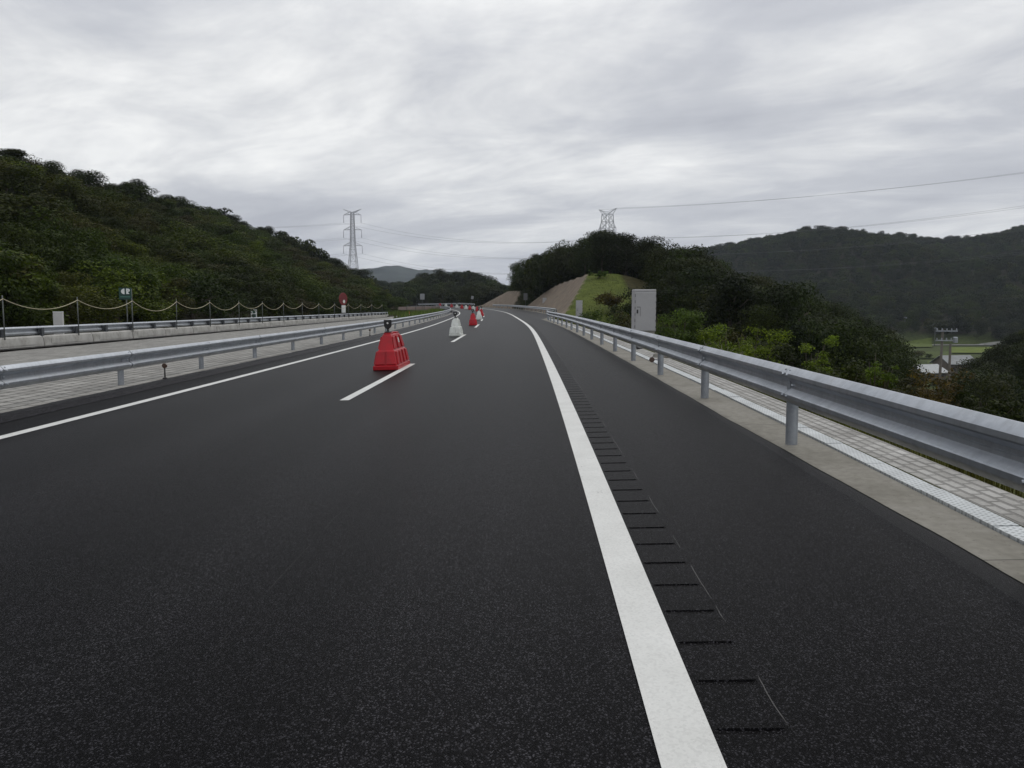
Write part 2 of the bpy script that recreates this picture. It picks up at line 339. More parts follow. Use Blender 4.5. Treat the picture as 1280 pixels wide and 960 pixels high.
def leaf_mat(name, cols, trans=.25, rough=.6, patch=.055):
    m, nt, b = mat_new(name)
    oi = N(nt, 'ShaderNodeObjectInfo'); g = N(nt, 'ShaderNodeNewGeometry')
    c = ramp(nt, oi.outputs["Random"], [(i/max(1, len(cols)-1), q) for i, q in enumerate(cols)])
    c = mixc(nt, 1.0, c, ramp(nt, g.outputs['Random Per Island'], [(0, (.55,.58,.5)), (.5, (1,1,1)), (.9, (1.35,1.35,1.1)), (1, (1.9,1.8,1.2))]), 'MULTIPLY')
    tc = N(nt, 'ShaderNodeTexCoord'); n = N(nt, 'ShaderNodeTexNoise'); n.inputs['Scale'].default_value = .8; n.inputs['Detail'].default_value = 3; lk(nt, tc.outputs['Object'], n.inputs['Vector'])
    c = mixc(nt, 1.0, c, ramp(nt, n.outputs[0], [(.3, (.7,.7,.7)), (.7, (1.3,1.3,1.2))]), 'MULTIPLY')
    pn = N(nt, 'ShaderNodeTexNoise'); pn.inputs['Scale'].default_value = patch; pn.inputs['Detail'].default_value = 4; pn.inputs['Roughness'].default_value = .6; lk(nt, g.outputs['Position'], pn.inputs['Vector'])
    c = mixc(nt, 1.0, c, ramp(nt, pn.outputs[0], [(.32, (.62,.60,.66)), (.47, (.9,.9,.9)), (.55, (1.02,1.15,.9)), (.66, (1.45,1.68,1.0))]), 'MULTIPLY')
    lk(nt, c, b.inputs['Base Color']); b.inputs['Roughness'].default_value = rough; b.inputs['Specular IOR Level'].default_value = .08
    t = N(nt, 'ShaderNodeBsdfTranslucent'); lk(nt, mixc(nt, 1.0, c, (1.1,1.25,.6), 'MULTIPLY'), t.inputs[0])
    mx = N(nt, 'ShaderNodeMixShader'); mx.inputs[0].default_value = trans
    lk(nt, b.outputs[0], mx.inputs[1]); lk(nt, t.outputs[0], mx.inputs[2])
    out = [x for x in nt.nodes if x.type == 'OUTPUT_MATERIAL'][0]; lk(nt, mx.outputs[0], out.inputs[0])
    return m
LEAF_DARK = leaf_mat('dark_foliage', [(.014,.020,.008), (.022,.029,.009), (.030,.036,.010), (.017,.023,.010), (.040,.043,.013)])
LEAF_BUSH = leaf_mat('bush_foliage', [(.020,.028,.008), (.040,.053,.010), (.024,.031,.010), (.060,.070,.012), (.046,.038,.016), (.032,.044,.009)])
LEAF_BRIGHT = leaf_mat('bright_foliage', [(.085,.122,.018), (.115,.15,.021), (.07,.10,.018)], .35)
LEAF_MID = leaf_mat('mid_foliage', [(.055,.085,.018), (.075,.105,.022), (.06,.09,.026)], .3)
LEAF_BROWN = leaf_mat('brown_foliage', [(.075,.052,.018), (.085,.058,.02), (.06,.045,.016)], .25)
GRASSM = leaf_mat('grass_blades', [(.14,.15,.04)], .3)
BARK = mat('bark', (.07,.058,.045), .95, 0, .3, 6, .2, .5, 20)
DEADWOOD = mat('dead_wood', (.24,.22,.19), .9, 0, .2, 6, .2)
RED = mat('red_plastic', (.40,.004,.012), .42, 0, .10, 3, .35, .04, 25, (.20,.018,.02), 5, .55)
WHITEP = mat('white_plastic', (.62,.64,.60), .42, 0, .06, 3, .5, .04, 25, (.34,.33,.29), 4, .5)
BLACK = mat('black_plastic', (.012,.012,.013), .4, 0, .2, 5)
LENS = mat('lens', (.75,.75,.72), .15)
STICK = mat('sticker', (.62,.60,.58), .5, 0, .05, 20)
CAB = mat('cabinet_paint', (.40,.395,.405), .5, 0, .05, 1.5, .5, 0, 1, (.30,.295,.29), 1.6, .3)
CABD = mat('dark_gasket', (.04,.04,.042), .6)
PYL = mat('pylon_steel', (.42,.43,.45), .6, .2, .1, 1)
INS = mat('insulator_glaze', (.36,.34,.40), .4)
WIRE = mat('cable', (.10,.10,.11), .6)
ROPE = mat('rope', (.40,.36,.24), .8, 0, .15, 20)
POSTM = mat('fence_post_paint', (.12,.13,.122), .6, .3, .15, 5)
SIGNG = mat('sign_green', (.006,.045,.032), .5); SIGNW = mat('sign_white', (.72,.74,.72), .4)
SIGNR = mat('sign_red', (.20,.03,.03), .4); SIGNRD = mat('sign_dark_red', (.16,.025,.028), .45)
SIGNK = mat('sign_grey', (.30,.31,.32), .5, .2); SIGND = mat('sign_back', (.13,.13,.135), .6, .2)
SHEETG = mat('far_fence', (.26,.20,.18), .8, 0, .2, .3)
AMBER = mat('amber_reflector', (.085,.05,.036), .3)

# ------------------------------------------------------------------ road geometry: reference line = centre of right edge line
DS = 0.25
S = np.arange(-40, 430, DS)
KN = np.array([-10, 25, 50, 80, 120, 170, 260, 300, 430.])
KV = np.array([-.001572, -.000161, -.001261, .0000207, -.001331, -.001731, -.0020, -.0024, -.0024])
kap = np.interp(S, KN, KV); i0 = int(np.argmin(abs(S)))
th = np.concatenate([[0], np.cumsum((kap[1:] + kap[:-1]) / 2 * DS)]); th = .028921 + th - th[i0]
PX = np.concatenate([[0], np.cumsum(np.sin(th[:-1]) * DS)]); PY = np.concatenate([[0], np.cumsum(np.cos(th[:-1]) * DS)])
PX = PX - PX[i0] + .493724; PY = PY - PY[i0]
SZ = np.minimum(S, 235.)
PZ = .0035027 * SZ + 5.836e-6 * SZ**2 + 1.8409e-5 * np.clip(SZ - 60, 0, None)**2
E_ = 0.024695
def P(s, off, dz=0.0):
    s = np.asarray(s, float); off = np.asarray(off, float)
    x = np.interp(s, S, PX); y = np.interp(s, S, PY); z = np.interp(s, S, PZ); t = np.interp(s, S, th)
    return np.stack([x + off*np.cos(t), y - off*np.sin(t), z + E_*off + dz], -1)
def TH(s): return float(np.interp(s, S, th))
def V3(s, off, dz=0.0): return Vector(P(s, off, dz))
def strip(name, ss, offs, mat, dz=0.0, smooth=False):
    ss = np.asarray(ss, float); offs = np.asarray(offs, float)
    if offs.ndim == 1: offs = np.broadcast_to(offs, (len(ss), len(offs)))
    dzs = np.broadcast_to(np.asarray(dz, float), offs.shape)
    pts = P(ss[:, None] + 0*offs, offs, dzs)
    return sheet(name, pts, mat, np.stack([ss[:, None] + 0*offs, offs], -1), smooth)
def edge_off(s):         # right edge of the asphalt: widens into a lay-by
    return np.interp(s, [-40, 70, 74, 90, 165, 195, 430], [1.90, 1.98, 2.15, 4.2, 4.2, 2.2, 1.9]) + np.interp(s, [5, 10], [.06, 0])

# asphalt with milled rumble grooves beside the right line
gs = np.arange(1.55, 62, .36)
ss = [-40, -20, -8]; dep = [0, 0, 0]
for g in gs:
    ss += [g, g+.006, g+.036, g+.042]; dep += [0, 1, 1, 0]
    if g < 40: ss.append(g+.2); dep.append(0)
ext = list(np.arange(64, 430, 2.0)); ss += ext; dep += [0]*len(ext)
ss = np.array(ss); dep = np.array(dep)
gro = np.full(len(ss), 0.)
offs = np.stack([gro + q for q in (.104, .112, .126, .335, .349, .357)], 1); dz = np.zeros_like(offs); dz[:, 2:4] = -.006*dep[:, None]
strip('rumble_strip', ss, offs, ASPH, dz)
sc_ = np.concatenate([[-40, -20], np.arange(-10, 430, 2.0)])
strip('road', sc_, [-7.72, -5, -3.4, -1.5, .104], ASPH)
strip('shoulder', sc_, np.stack([sc_*0+.357, sc_*0+1.2, edge_off(sc_)], 1), ASPH)
strip('road_edge_line', np.concatenate([np.arange(-10, 70, .5), np.arange(70, 330, 2)]), [-.1, .1], PAINT, .005)['label'] = 'wide solid white line along the right edge of the lanes'
sl = np.concatenate([np.arange(-6, 70, 1.0), np.arange(70, 330, 2)])
strip('road_side_line', sl, [-6.85-.09, -6.85+.09], PAINT, .005)['label'] = 'solid white line along the left edge of the lanes'
k = 0
for s0 in [12.87 + 20*i for i in range(-1, 14)]:
    o = strip('lane_dash', np.linspace(s0, s0+8, 9), [-3.422-.075, -3.422+.075], PAINT, .005)
    o['group'] = 'lane dashes'
# concrete gutter on the right, drain plate, edge blocks
s_ = np.arange(-10, 74.1, .2)
sh_ = lambda q: np.interp(q, [4.5, 8, 15], [-.07, -.01, .04])
wob = .012*np.sin(s_*1.7) + .010*np.sin(s_*4.1+1) + rng.normal(0, .004, len(s_))
strip('gutter', s_, np.stack([1.865+wob*.3+np.interp(s_, [5, 10], [.06, 0]), 2.355+sh_(s_)], 1), GUTM, .004)
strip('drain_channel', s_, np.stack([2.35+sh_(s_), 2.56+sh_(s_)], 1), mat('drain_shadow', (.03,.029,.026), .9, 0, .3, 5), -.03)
mb = MB()
for a in np.arange(-8, 74, 1.0):
    b = a + .988; jit = random.uniform(-.004, .004)
    q = [V3(a, 2.366+sh_(a), -.004), V3(b, 2.366+sh_(b), -.004), V3(b, 2.525+sh_(b), -.004), V3(a, 2.525+sh_(a), -.004)]
    mb.prism(q, (0, 0, .026 + jit))
gr = mb.build('drain_cover', GRATE); tag(gr, kind='structure')
uvl = gr.data.uv_layers.new(name='UVMap')
for l in gr.data.loops:
    c = gr.data.vertices[l.vertex_index].co; uvl.data[l.index].uv = (c.y, c.x)
strip('edge_paving', s_, np.stack([2.545+sh_(s_), 2.93+sh_(s_)], 1), PAVR, .018)
strip('edge_kerb', s_, np.stack([2.93+sh_(s_), 2.955+sh_(s_)], 1), CONC, .012)
# outer kerb of the lay-by
sb = np.arange(73, 200, 1.0); eb = edge_off(sb)
strip('lay_by_gutter', sb, np.stack([eb-.03, eb+.5], 1), GUTM, .012)
# left side: bitumen kerb, block-paved verge up to the temporary barrier on x = -20
sv = np.concatenate([np.arange(-10, 70, .5), np.arange(70, 300, 2)])
wv = .02*np.sin(sv*1.3) + .015*np.sin(sv*3.7)
strip('asphalt_kerb', sv, np.stack([sv*0-7.70, -7.80+wv*.5, -8.0+wv, -8.02+wv], 1), CURBM, np.array([.004, .075, .085, .03]), True)
BX = -20.0; BZ = -0.26
def xbar(y): return np.where(np.asarray(y) < 128, BX, BX)
rows, uvs = [], []
for s in np.arange(-10, 133, 1.0):
    a = P(s, -7.99, .078); xr = min(BX - .9, a[0] - 3.0) if s < 132 else a[0] - 4.0
    zr_ = BZ if s < 132 else a[2]
    r = []; u = []
    for t in np.linspace(0, 1, 9):
        x = a[0] + (xr - a[0]) * t; r.append((x, a[1], a[2]*(1-t) + zr_*t - .02*t)); u.append((a[1], x))
    rows.append(r); uvs.append(u)
sheet('verge', rows, PAVL, uvs)
yb = np.arange(5, 124, .5)
rows = np.stack([np.stack([np.full_like(yb, x) + (.06*np.sin(yb*.9)+.05*np.sin(yb*2.3) if x > -19.2 else 0), yb, np.full_like(yb, BZ + dz_)], -1)
                 for x, dz_ in ((-19.78, .05), (-18.85, .10))], 1)
sheet('barrier_footing', rows, CURBM, rows[:, :, [1, 0]])

# ------------------------------------------------------------------ terrain
PS = S[::4]; PXs = PX[::4]; PYs = PY[::4]; THs = th[::4]
def near_path(x, y):
    x = np.asarray(x, float).ravel(); y = np.asarray(y, float).ravel(); s = np.empty_like(x); off = np.empty_like(x)
    for a in range(0, len(x), 4000):
        xx, yy = x[a:a+4000, None], y[a:a+4000, None]
        d = (xx - PXs)**2 + (yy - PYs)**2; i = d.argmin(1)
        dx = x[a:a+4000] - PXs[i]; dy = y[a:a+4000] - PYs[i]
        off[a:a+4000] = dx*np.cos(THs[i]) - dy*np.sin(THs[i]); s[a:a+4000] = PS[i] + dx*np.sin(THs[i]) + dy*np.cos(THs[i])
        far = (i == 0) | (i == len(PS)-1)
    return s, off
def sm(x, a, b):
    t = np.clip((np.asarray(x, float) - a) / (b - a), 0, 1); return t*t*(3-2*t)
def vnoise(x, y, sc, seed=0):
    r = np.random.default_rng(seed); t = r.random((64, 64)); x = x/sc; y = y/sc
    xi = np.floor(x).astype(int); yi = np.floor(y).astype(int); fx = x-xi; fy = y-yi; fx = fx*fx*(3-2*fx); fy = fy*fy*(3-2*fy)
    g = lambda a, b: t[a % 64, b % 64]
    return (g(xi, yi)*(1-fx)+g(xi+1, yi)*fx)*(1-fy)+(g(xi, yi+1)*(1-fx)+g(xi+1, yi+1)*fx)*fy - .5
VALLEY = -17.5
def foot(y):      # foot of the left hillside
    xp = np.interp(y, PYs, PXs); return np.minimum(-22.0, xp - 16)
def terrain(x, y, info=False):
    shp = np.shape(x); x = np.asarray(x, float).ravel(); y = np.asarray(y, float).ravel()
    s, off = near_path(x, y)
    zr = np.interp(s, S, PZ)
    # left
    dl = foot(y) - x
    Hl = np.interp(y, [0, 60, 140, 165, 200, 215, 235, 255, 280, 300, 330], [14, 15.5, 17.2, 18.2, 19.3, 17, 14, 10, 4, 0, 0])
    hill = .44*np.clip(dl, 0, None); hill = np.where(hill < Hl, hill, Hl + .02*(dl - Hl/.44)) ; k_ = 6.0
    hill = np.minimum(hill, Hl + 2); hill = np.maximum(hill, 0) + vnoise(x, y, 17, 3)*3.0*sm(dl, 4, 25) + vnoise(x, y, 6, 4)*1.0*sm(dl, 2, 10)
    zl = -.75 + np.maximum(hill, -.1)
    zl = np.where(y > 310, np.maximum(zl, 0), zl)
    # right
    emb = zr - .06 - .60*np.clip(off - 3.1, 0, None) + vnoise(x, y, 3, 8)*.25*sm(off, 3.5, 6)
    base = np.interp(x, [-50, 40, 90], [0, -6, VALLEY]) ; base = np.where(y < 300, np.where(x > 0, VALLEY, 0), base)
    base = base + vnoise(x, y, 60, 5)*.8
    emb = np.maximum(emb, base)
    hc = np.interp(x, [0, 14, 22, 35, 47, 58, 66, 74], [5.3, 5.3, 4.2, 1.6, -2.0, -8.5, -14.5, -19])
    w = sm(x, 15, 35)
    dn = np.interp(y, [78, 94, 115, 150], [8.0, 5.2, -.7, 0]); df = np.interp(y, [55, 90, 120, 150], [15, 9, 4, 0])
    mz = hc - (dn*(1-w) + df*w) - 6.5*np.exp(-((y-168)/13)**2)*(1-sm(off, 14, 30)) - np.interp(y, [206, 244, 330], [0, 7.5, 20])
    mz = mz + vnoise(x, y, 9, 6)*.8*sm(x, 16, 30)
    cut = zr - .12 + np.clip(off - np.maximum(5.6, 0), 0, None)*1.05
    rz = np.maximum(emb, mz); rz = np.where(y > 80, np.minimum(rz, np.where(s > 84, cut, 99)), rz)
    iscut = (rz >= cut - .05) & (s > 88) & (off > 5.6)
    # spur on the right, far hills
    sp = VALLEY + 13*sm(x, .52*y - 2, .52*y + 22)*sm(y, 82, 105)*(1 - sm(y, 165, 195))
    yb_ = np.interp(x, [60, 150, 250, 400], [470, 450, 400, 270])
    hr = np.interp(x, [40, 100, 150, 185, 255, 340, 394, 500, 700, 1500], [20, 34, 44, 49, 65, 62, 59, 73, 90, 60])
    t_ = np.clip((y - yb_) / (800 - yb_), 0, 1); t_ = t_**.85
    fh = VALLEY + (hr - VALLEY)*t_*np.interp(y, [800, 1500, 2200], [1, .75, .2]) + vnoise(x, y, 90, 9)*26*np.clip(t_*(1.15-t_)*3.3, 0, 1)
    rz = np.maximum(rz, np.maximum(sp, np.where(x > 40, fh, -99)))
    # middle distance
    mid = 9.6*np.exp(-(np.abs(x+27)/21)**4)*np.exp(-((y-385)/36)**2)
    mid = np.maximum(mid, 5.5*sm(y, 390, 450))*(1-sm(x, 5, 40)) - 24*sm(x, 5, 40)
    z = np.where(off < -8, zl, np.where(off > 3.1, rz, zr + np.clip(E_*off, -.3, .3) - .45))
    flat = (off < -7.9) & (x > foot(y)); z = np.where(flat, np.where(s < 133, np.minimum(zr - .75, -.8 + np.clip(zr, 0, 2)), zr - .30 + E_*np.clip(off, -14, 0)), z)
    z = np.where(y > 290, np.maximum(z, mid), z)
    z = np.where((np.abs(off) < 10) & (s < 425) & (off < 3.1), np.minimum(z, zr - .5), z)
    z = np.where(y < -38, np.minimum(z, -2.0), z)
    if info: return z.reshape(shp), s.reshape(shp), off.reshape(shp), dl.reshape(shp), iscut.reshape(shp), (rz > emb + .05).reshape(shp)
    return z.reshape(shp)
def spaced(segs):
    out = [segs[0][0]]
    for a, b, d in segs:
        n = max(1, int(round((b-a)/d))); out += list(np.linspace(a, b, n+1)[1:])
    return np.array(out)
gx = spaced([(-2800,-600,220), (-600,-140,35), (-140,-24,3.0), (-24,-8,2.0), (-8,28,.55), (28,110,3.0), (110,320,5), (320,600,14), (600,2800,160)])
gy = spaced([(-300,-60,60), (-60,0,6), (0,84,1.6), (84,128,.8), (128,270,1.1), (270,460,5), (460,900,16), (900,3000,120)])
X, Y = np.meshgrid(gx, gy)
Z, Ss, Of, Dl, Cut, Mo = terrain(X, Y, True)
G = np.empty(X.shape + (3,)); G[:] = (.034, .032, .018)
nz = vnoise(X, Y, 2.3, 21)
G[(Of > 3.1) & (Y < 88)] = (.07, .075, .022)
grass = (Mo & (X > 3) & (X < 16.8 + nz*3) & (Y > 88) & (Y < 118) & ~Cut)
G[grass] = (.085, .105, .022)
G[Mo & (X >= 15.2 + nz*3) & (X < 23) & (Y > 90) & (Y < 116)] = (.052, .047, .020)
G[Cut] = (.185, .152, .120)
vf = (X > 90) & (Z < -12) & (Y > 190) & (Y < 520); G[vf] = (.050, .064, .020)
terr = sheet('terrain', np.stack([X, Y, Z], -1), None, np.stack([X, Y], -1), True) if False else None
TM, nt_, b_ = mat_new('ground')
at_ = N(nt_, 'ShaderNodeVertexColor'); at_.layer_name = 'soil'
tc_ = N(nt_, 'ShaderNodeTexCoord')
n1_ = N(nt_, 'ShaderNodeTexNoise'); n1_.inputs['Scale'].default_value = .9; n1_.inputs['Detail'].default_value = 10; n1_.inputs['Roughness'].default_value = .7; lk(nt_, tc_.outputs['Object'], n1_.inputs['Vector'])
c_ = mixc(nt_, 1.0, at_.outputs[0], ramp(nt_, n1_.outputs[0], [(.28, (.55,.55,.5)), (.5, (1,1,1)), (.72, (1.45,1.4,1.3))]), 'MULTIPLY')
lk(nt_, c_, b_.inputs['Base Color']); b_.inputs['Roughness'].default_value = .95; b_.inputs['Specular IOR Level'].default_value = .1
bp_ = N(nt_, 'ShaderNodeBump'); bp_.inputs['Strength'].default_value = .8; bp_.inputs['Distance'].default_value = .25; lk(nt_, n1_.outputs[0], bp_.inputs['Height']); lk(nt_, bp_.outputs[0], b_.inputs['Normal'])
terr = sheet('terrain', np.stack([X, Y, Z], -1), TM, None, True)
ca = terr.data.color_attributes.new('soil', 'FLOAT_COLOR', 'POINT')
ca.data.foreach_set('color', np.concatenate([G.reshape(-1, 3), np.ones((G.size//3, 1))], 1).ravel())

# distant mountain
mx = np.linspace(-1300, 900, 180)
def mtop(x):
    p = 640 + x/2600*1035
    y = np.interp(p, [100, 300, 440, 462, 485, 500, 520, 545, 565, 585, 600, 615, 700, 1000], [370, 345, 338, 336, 333.5, 334, 337.5, 337, 339.5, 340, 345, 352, 372, 384])
    return CAM_H + (383.7 - y)/1035*2600
rows = []
for t in np.linspace(0, 1, 26):
    yy = 1950 + 650*t + vnoise(mx, mx*0 + t*900, 140, 31)*160*t*(1-t)*4
    hz_ = mtop(mx)*(t**1.15) + vnoise(mx, yy, 170, 32)*60*t*(1-t)*2 + vnoise(mx, yy, 40, 33)*9*t + (vnoise(mx, yy, 14, 34)*5*t)
    rows.append(np.stack([mx, yy, np.maximum(hz_, -12) - 6*(1-t)], -1))
back = rows[-1].copy(); back[:, 1] += 350; back[:, 2] = -15; rows.append(back)
MTM = mat('mountain_forest', (.030,.038,.030), .95, 0, .45, .02, .1)
sheet('mountain', rows, MTM, None, True)

# ------------------------------------------------------------------ vegetation prototypes
PROTO = bpy.data.collections.new('prototypes')          # never linked to the scene
def leaf_mesh(name, mat_, cen, nor, size, asp=.6, crease=True):
    n = len(cen); r = np.random.default_rng(len(name)*17 + n)
    nor = nor/np.linalg.norm(nor, axis=1, keepdims=True)
    a = r.normal(size=(n, 3)); u = np.cross(nor, a); u /= np.linalg.norm(u, axis=1, keepdims=True); w = np.cross(nor, u)
    sz = (np.asarray(size)*r.uniform(.6, 1.35, n))[:, None]
    dr = nor*sz*r.uniform(-.35, .1, (n, 1))
    v = np.stack([cen - u*sz*.5, cen - w*sz*.5*asp + dr*.3, cen + u*sz*.5 + dr, cen + w*sz*.5*asp + dr*.3], 1).reshape(-1, 3)
    me = bpy.data.meshes.new(name); me.vertices.add(len(v)); me.vertices.foreach_set('co', v.ravel())
    me.loops.add(4*n); me.loops.foreach_set('vertex_index', np.arange(4*n, dtype=np.int32))
    me.polygons.add(n); me.polygons.foreach_set('loop_start', np.arange(0, 4*n, 4, dtype=np.int32))
    me.update(calc_edges=True); me.materials.append(mat_); return me
def crown_points(n, blobs, r, seed_up=.25, fill=.35):
    """blobs: (centre, radii); points near blob surfaces, with outward normals"""
    cs = np.array([b[0] for b in blobs], float); rs = np.array([b[1] for b in blobs], float)
    wts = (rs.prod(1))**(2/3); i = r.choice(len(blobs), n, p=wts/wts.sum())
    d = r.normal(size=(n, 3)); d[:, 2] += seed_up; d /= np.linalg.norm(d, axis=1, keepdims=True)
    rad = 1 - fill*r.random(n)**1.6 + r.normal(size=n)*.07
    p = cs[i] + d*rs[i]*rad[:, None]
    nn = d/rs[i] + 0; nn /= np.linalg.norm(nn, axis=1, keepdims=True)
    nn = nn + r.normal(size=(n, 3))*.55 + np.array([0, 0, .35]); return p, nn
def broad_crown(name, mat_, n, size, seed, H=1.0, Wd=.5, lo=.22, nb=26, pine=False):
    """unit tree: height 1, crown from lo to 1, half width Wd"""
    r = np.random.default_rng(seed); blobs = []
    for k in range(nb):
        z = lo + (1-lo)*(.12 + .80*r.random()); t = (z-lo)/(1-lo)
        env = Wd*math.sqrt(max(0.02, 1 - (2*(t**.85)-1)**2*.92))
        if pine: env = Wd*(1.05-t)*.95
        a = r.uniform(0, 2*math.pi); q = math.sqrt(r.random())*.92
        br = r.uniform(.10, .19)*(1.0 if not pine else .8)
        blobs.append(((env*q*math.cos(a)*.85, env*q*math.sin(a)*.85, z), (br*1.25, br*1.25, br*(.8 if not pine else .45))))
    blobs.append(((0, 0, lo+.5*(1-lo)), (Wd*.6, Wd*.6, .3*(1-lo)+.05)))
    p, nn = crown_points(n, blobs, r)
    return leaf_mesh(name, mat_, p, nn, size)
def trunk_mesh(seed, H=1.0, r0=.028, nb=5, mat_=None, top=.75):
    r = random.Random(seed); mb = MB()
    pts = [(0,0,-.06)]; x = y = 0
    for k in range(1, 6):
        x += r.uniform(-.018, .018); y += r.uniform(-.018, .018); pts.append((x, y, top*k/5))
    mb.tube(pts, [r0*1.25, r0, r0*.85, r0*.7, r0*.5, r0*.25], 7)
    for k in range(nb):
        t = r.uniform(.35, .85); i = min(4, int(t*5)); p = Vector(pts[i+1] if i+1 < 6 else pts[5])
        a = r.uniform(0, 6.28); L = r.uniform(.18, .33)
        q = p + Vector((math.cos(a)*L, math.sin(a)*L, L*r.uniform(.4, .9)))
        mb.tube([p, (p+q)/2 + Vector((0,0,-.02)), q], [r0*.45, r0*.3, r0*.1], 5)
    o = mb.build('trunk', mat_ or BARK, None, True); me = o.data; bpy.data.objects.remove(o); return me
TREE_CR = [broad_crown('crown', LEAF_DARK, 6500, .032, 100+i, Wd=(.42, .5, .36, .46, .40)[i], lo=(.06, .10, .04, .05, .08)[i], nb=(28, 34, 24, 38, 22)[i]) for i in range(5)]
PINE_CR = [broad_crown('crown', LEAF_DARK, 5500, .030, 140+i, Wd=.36, lo=.25, nb=30, pine=(i == 0)) for i in range(2)]
TREE_TR = [trunk_mesh(200+i) for i in range(3)]
BUSH_CR = [broad_crown('crown', (LEAF_BUSH), 6000, .040, 160+i, Wd=(.62, .78, .50, .70, .58, .86, .45)[i], lo=.0, nb=(14, 26, 10, 34, 18, 40, 22)[i]) for i in range(7)]
STEM_ME = trunk_mesh(210, r0=.03, nb=7, top=.6)
FAR_CR = [broad_crown('far_crown', LEAF_DARK, 900, .085, 180+i, Wd=(.5, .56, .45)[i], lo=.12, nb=12) for i in range(3)]

placed = {'tree': [], 'bush': []}
def proj(x, y, z):
    c, s_ = math.cos(R(5.316)), math.sin(R(5.316)); zz = z - CAM_H
    d = y*c - zz*s_; return 640 + 1035*x/np.maximum(d, .1), 480 - 1035*(y*s_ + zz*c)/np.maximum(d, .1), d
def grid_pts(x0, x1, y0, y1, sp):
    xs = np.arange(x0, x1, sp); ys = np.arange(y0, y1, sp*.87); A, B = np.meshgrid(xs, ys); A = A + (np.arange(len(ys)) % 2)[:, None]*sp/2
    return (A + rng.uniform(-.42, .42, A.shape)*sp).ravel(), (B + rng.uniform(-.42, .42, B.shape)*sp).ravel()
SKX = [-60, 0, 25, 60, 100, 150, 200, 230, 270, 320, 345, 375, 410, 440, 462, 500, 560, 612, 620, 640, 655, 690, 712, 760, 800, 830, 870, 905, 960, 1000, 1040, 1080, 1110, 1140, 1400]
SKY_ = [186, 191, 188, 202, 212, 229, 237, 246, 262, 285, 290, 291, 307, 325, 349, 352, 336, 345, 326, 325, 325, 301, 292, 290, 296, 303, 315, 329, 346, 356, 371, 395, 415, 432, 440]
def cap(x, y, z):
    u = 640 + 1035*x/np.maximum(y, 1); return CAM_H + (383.7 - np.interp(u, SKX, SKY_))/1035*y - z
def plant(kind, reg, x, y, keep, hlo, hhi, wf=(.85, 1.2), sink=.25):
    x, y = x[keep], y[keep]
    z = terrain(x, y); h = rng.uniform(hlo, hhi, len(x))
    if reg in ('hillside', 'crest', 'hill end', 'mound', 'gully'):
        cp = cap(x, y, z)*(rng.uniform(.80, 1.28, len(x)) if reg in ('crest', 'hill end') else rng.uniform(.86, 1.05, len(x))); h = np.minimum(h, cp); q = h > (1.0 if kind == 'bush' else 2.4); x, y, z, h = x[q], y[q], z[q], h[q]
    for a, b, c, d in zip(x, y, z, h): placed[kind].append((a, b, c - sink, d, d*rng.uniform(*wf), reg))
# left hillside shrubs
x, y = grid_pts(-98, -21, 8, 300, 2.7); dl = foot(y) - x
plant('bush', 'hillside', x, y, (dl > 1.8) & (dl < 60), 1.3, 4.2, (.95, 1.9))
# trees on its crest and at its far end
x, y = grid_pts(-112, -40, 90, 300, 4.6); dl = foot(y) - x; Hl = np.interp(y, [0, 60, 140, 165, 200, 215, 235, 255, 280, 300], [14, 15.5, 17.2, 18.2, 19.3, 17, 14, 10, 4, 0])
plant('tree', 'crest', x, y, (dl > Hl/.44 - 4) & (dl < Hl/.44 + 14) & (y < 225) & (rng.random(len(x)) < .8), 3.6, 6.6, (.9, 1.25))
plant('tree', 'hill end', x, y, (dl > 5) & (dl < 45) & (y >= 205) & (y < 296), 5.5, 8.5, (.85, 1.1))
# the mound on the right
x, y = grid_pts(2, 98, 60, 262, 3.9); zt, s1, o1, _, cu, mo = terrain(x, y, True)
pxx, pyy, dd = proj(x, y, zt)
nograss = ~((x < 16.5) & (y < 118))
plant('tree', 'mound', x, y, (o1 > 9.5) & ~cu & nograss & (x/np.maximum(y, 1) < .462) & (s1 > 60) & ~((y < 104) & (x < 17)) & ((o1 > 12) | (y > 140)), 5.6, 8.8, (.75, 1.05))
x, y = grid_pts(5, 40, 150, 190, 3.2); zt, s1, o1, _, cu, mo = terrain(x, y, True)
plant('tree', 'gully', x, y, (o1 > 7.5) & (o1 < 22), 6.0, 9.0, (.7, .95))
# forest at the foot of the embankment
x, y = grid_pts(10, 60, 34, 98, 4.2); zt, s1, o1, _, cu, mo = terrain(x, y, True)
hmax = CAM_H - y*np.interp(x/np.maximum(y, 1), [.1, .2, .27, .35, .45, .47, .6], [-.01, .03, .045, .06, .10, .16, .19]) - zt
ok = (o1 > 8.5) & nograss[:0].size.__eq__(0) & (hmax > 3.0) & (x/np.maximum(y, 1) < .455)
xx, yy, hh = x[ok], y[ok], np.minimum(hmax[ok], 9.0)*rng.uniform(.78, 1.0, ok.sum()); zz_ = terrain(xx, yy)
for a, b, c, d in zip(xx, yy, zz_, hh): placed['tree'].append((a, b, c - .25, d, d*rng.uniform(.7, 1.0), 'embankment foot'))
# spur on the right
x, y = grid_pts(40, 130, 62, 185, 4.2); zt = terrain(x, y); pxx, pyy, dd = proj(x, y, zt)
hm = CAM_H - y*np.interp(pxx, [1185, 1196, 1215, 1245, 1285, 1400], [.11, .09, .068, .045, .022, .0]) - zt
ok = (pxx > 1190) & (pxx < 1420) & (hm > 2.2) & (y > 70)
for a, b, c, d in zip(x[ok], y[ok], zt[ok], np.minimum(hm[ok], 8)*rng.uniform(.8, 1, ok.sum())): placed['tree'].append((a, b, c - .25, d, d*rng.uniform(.75, 1.1), 'spur'))
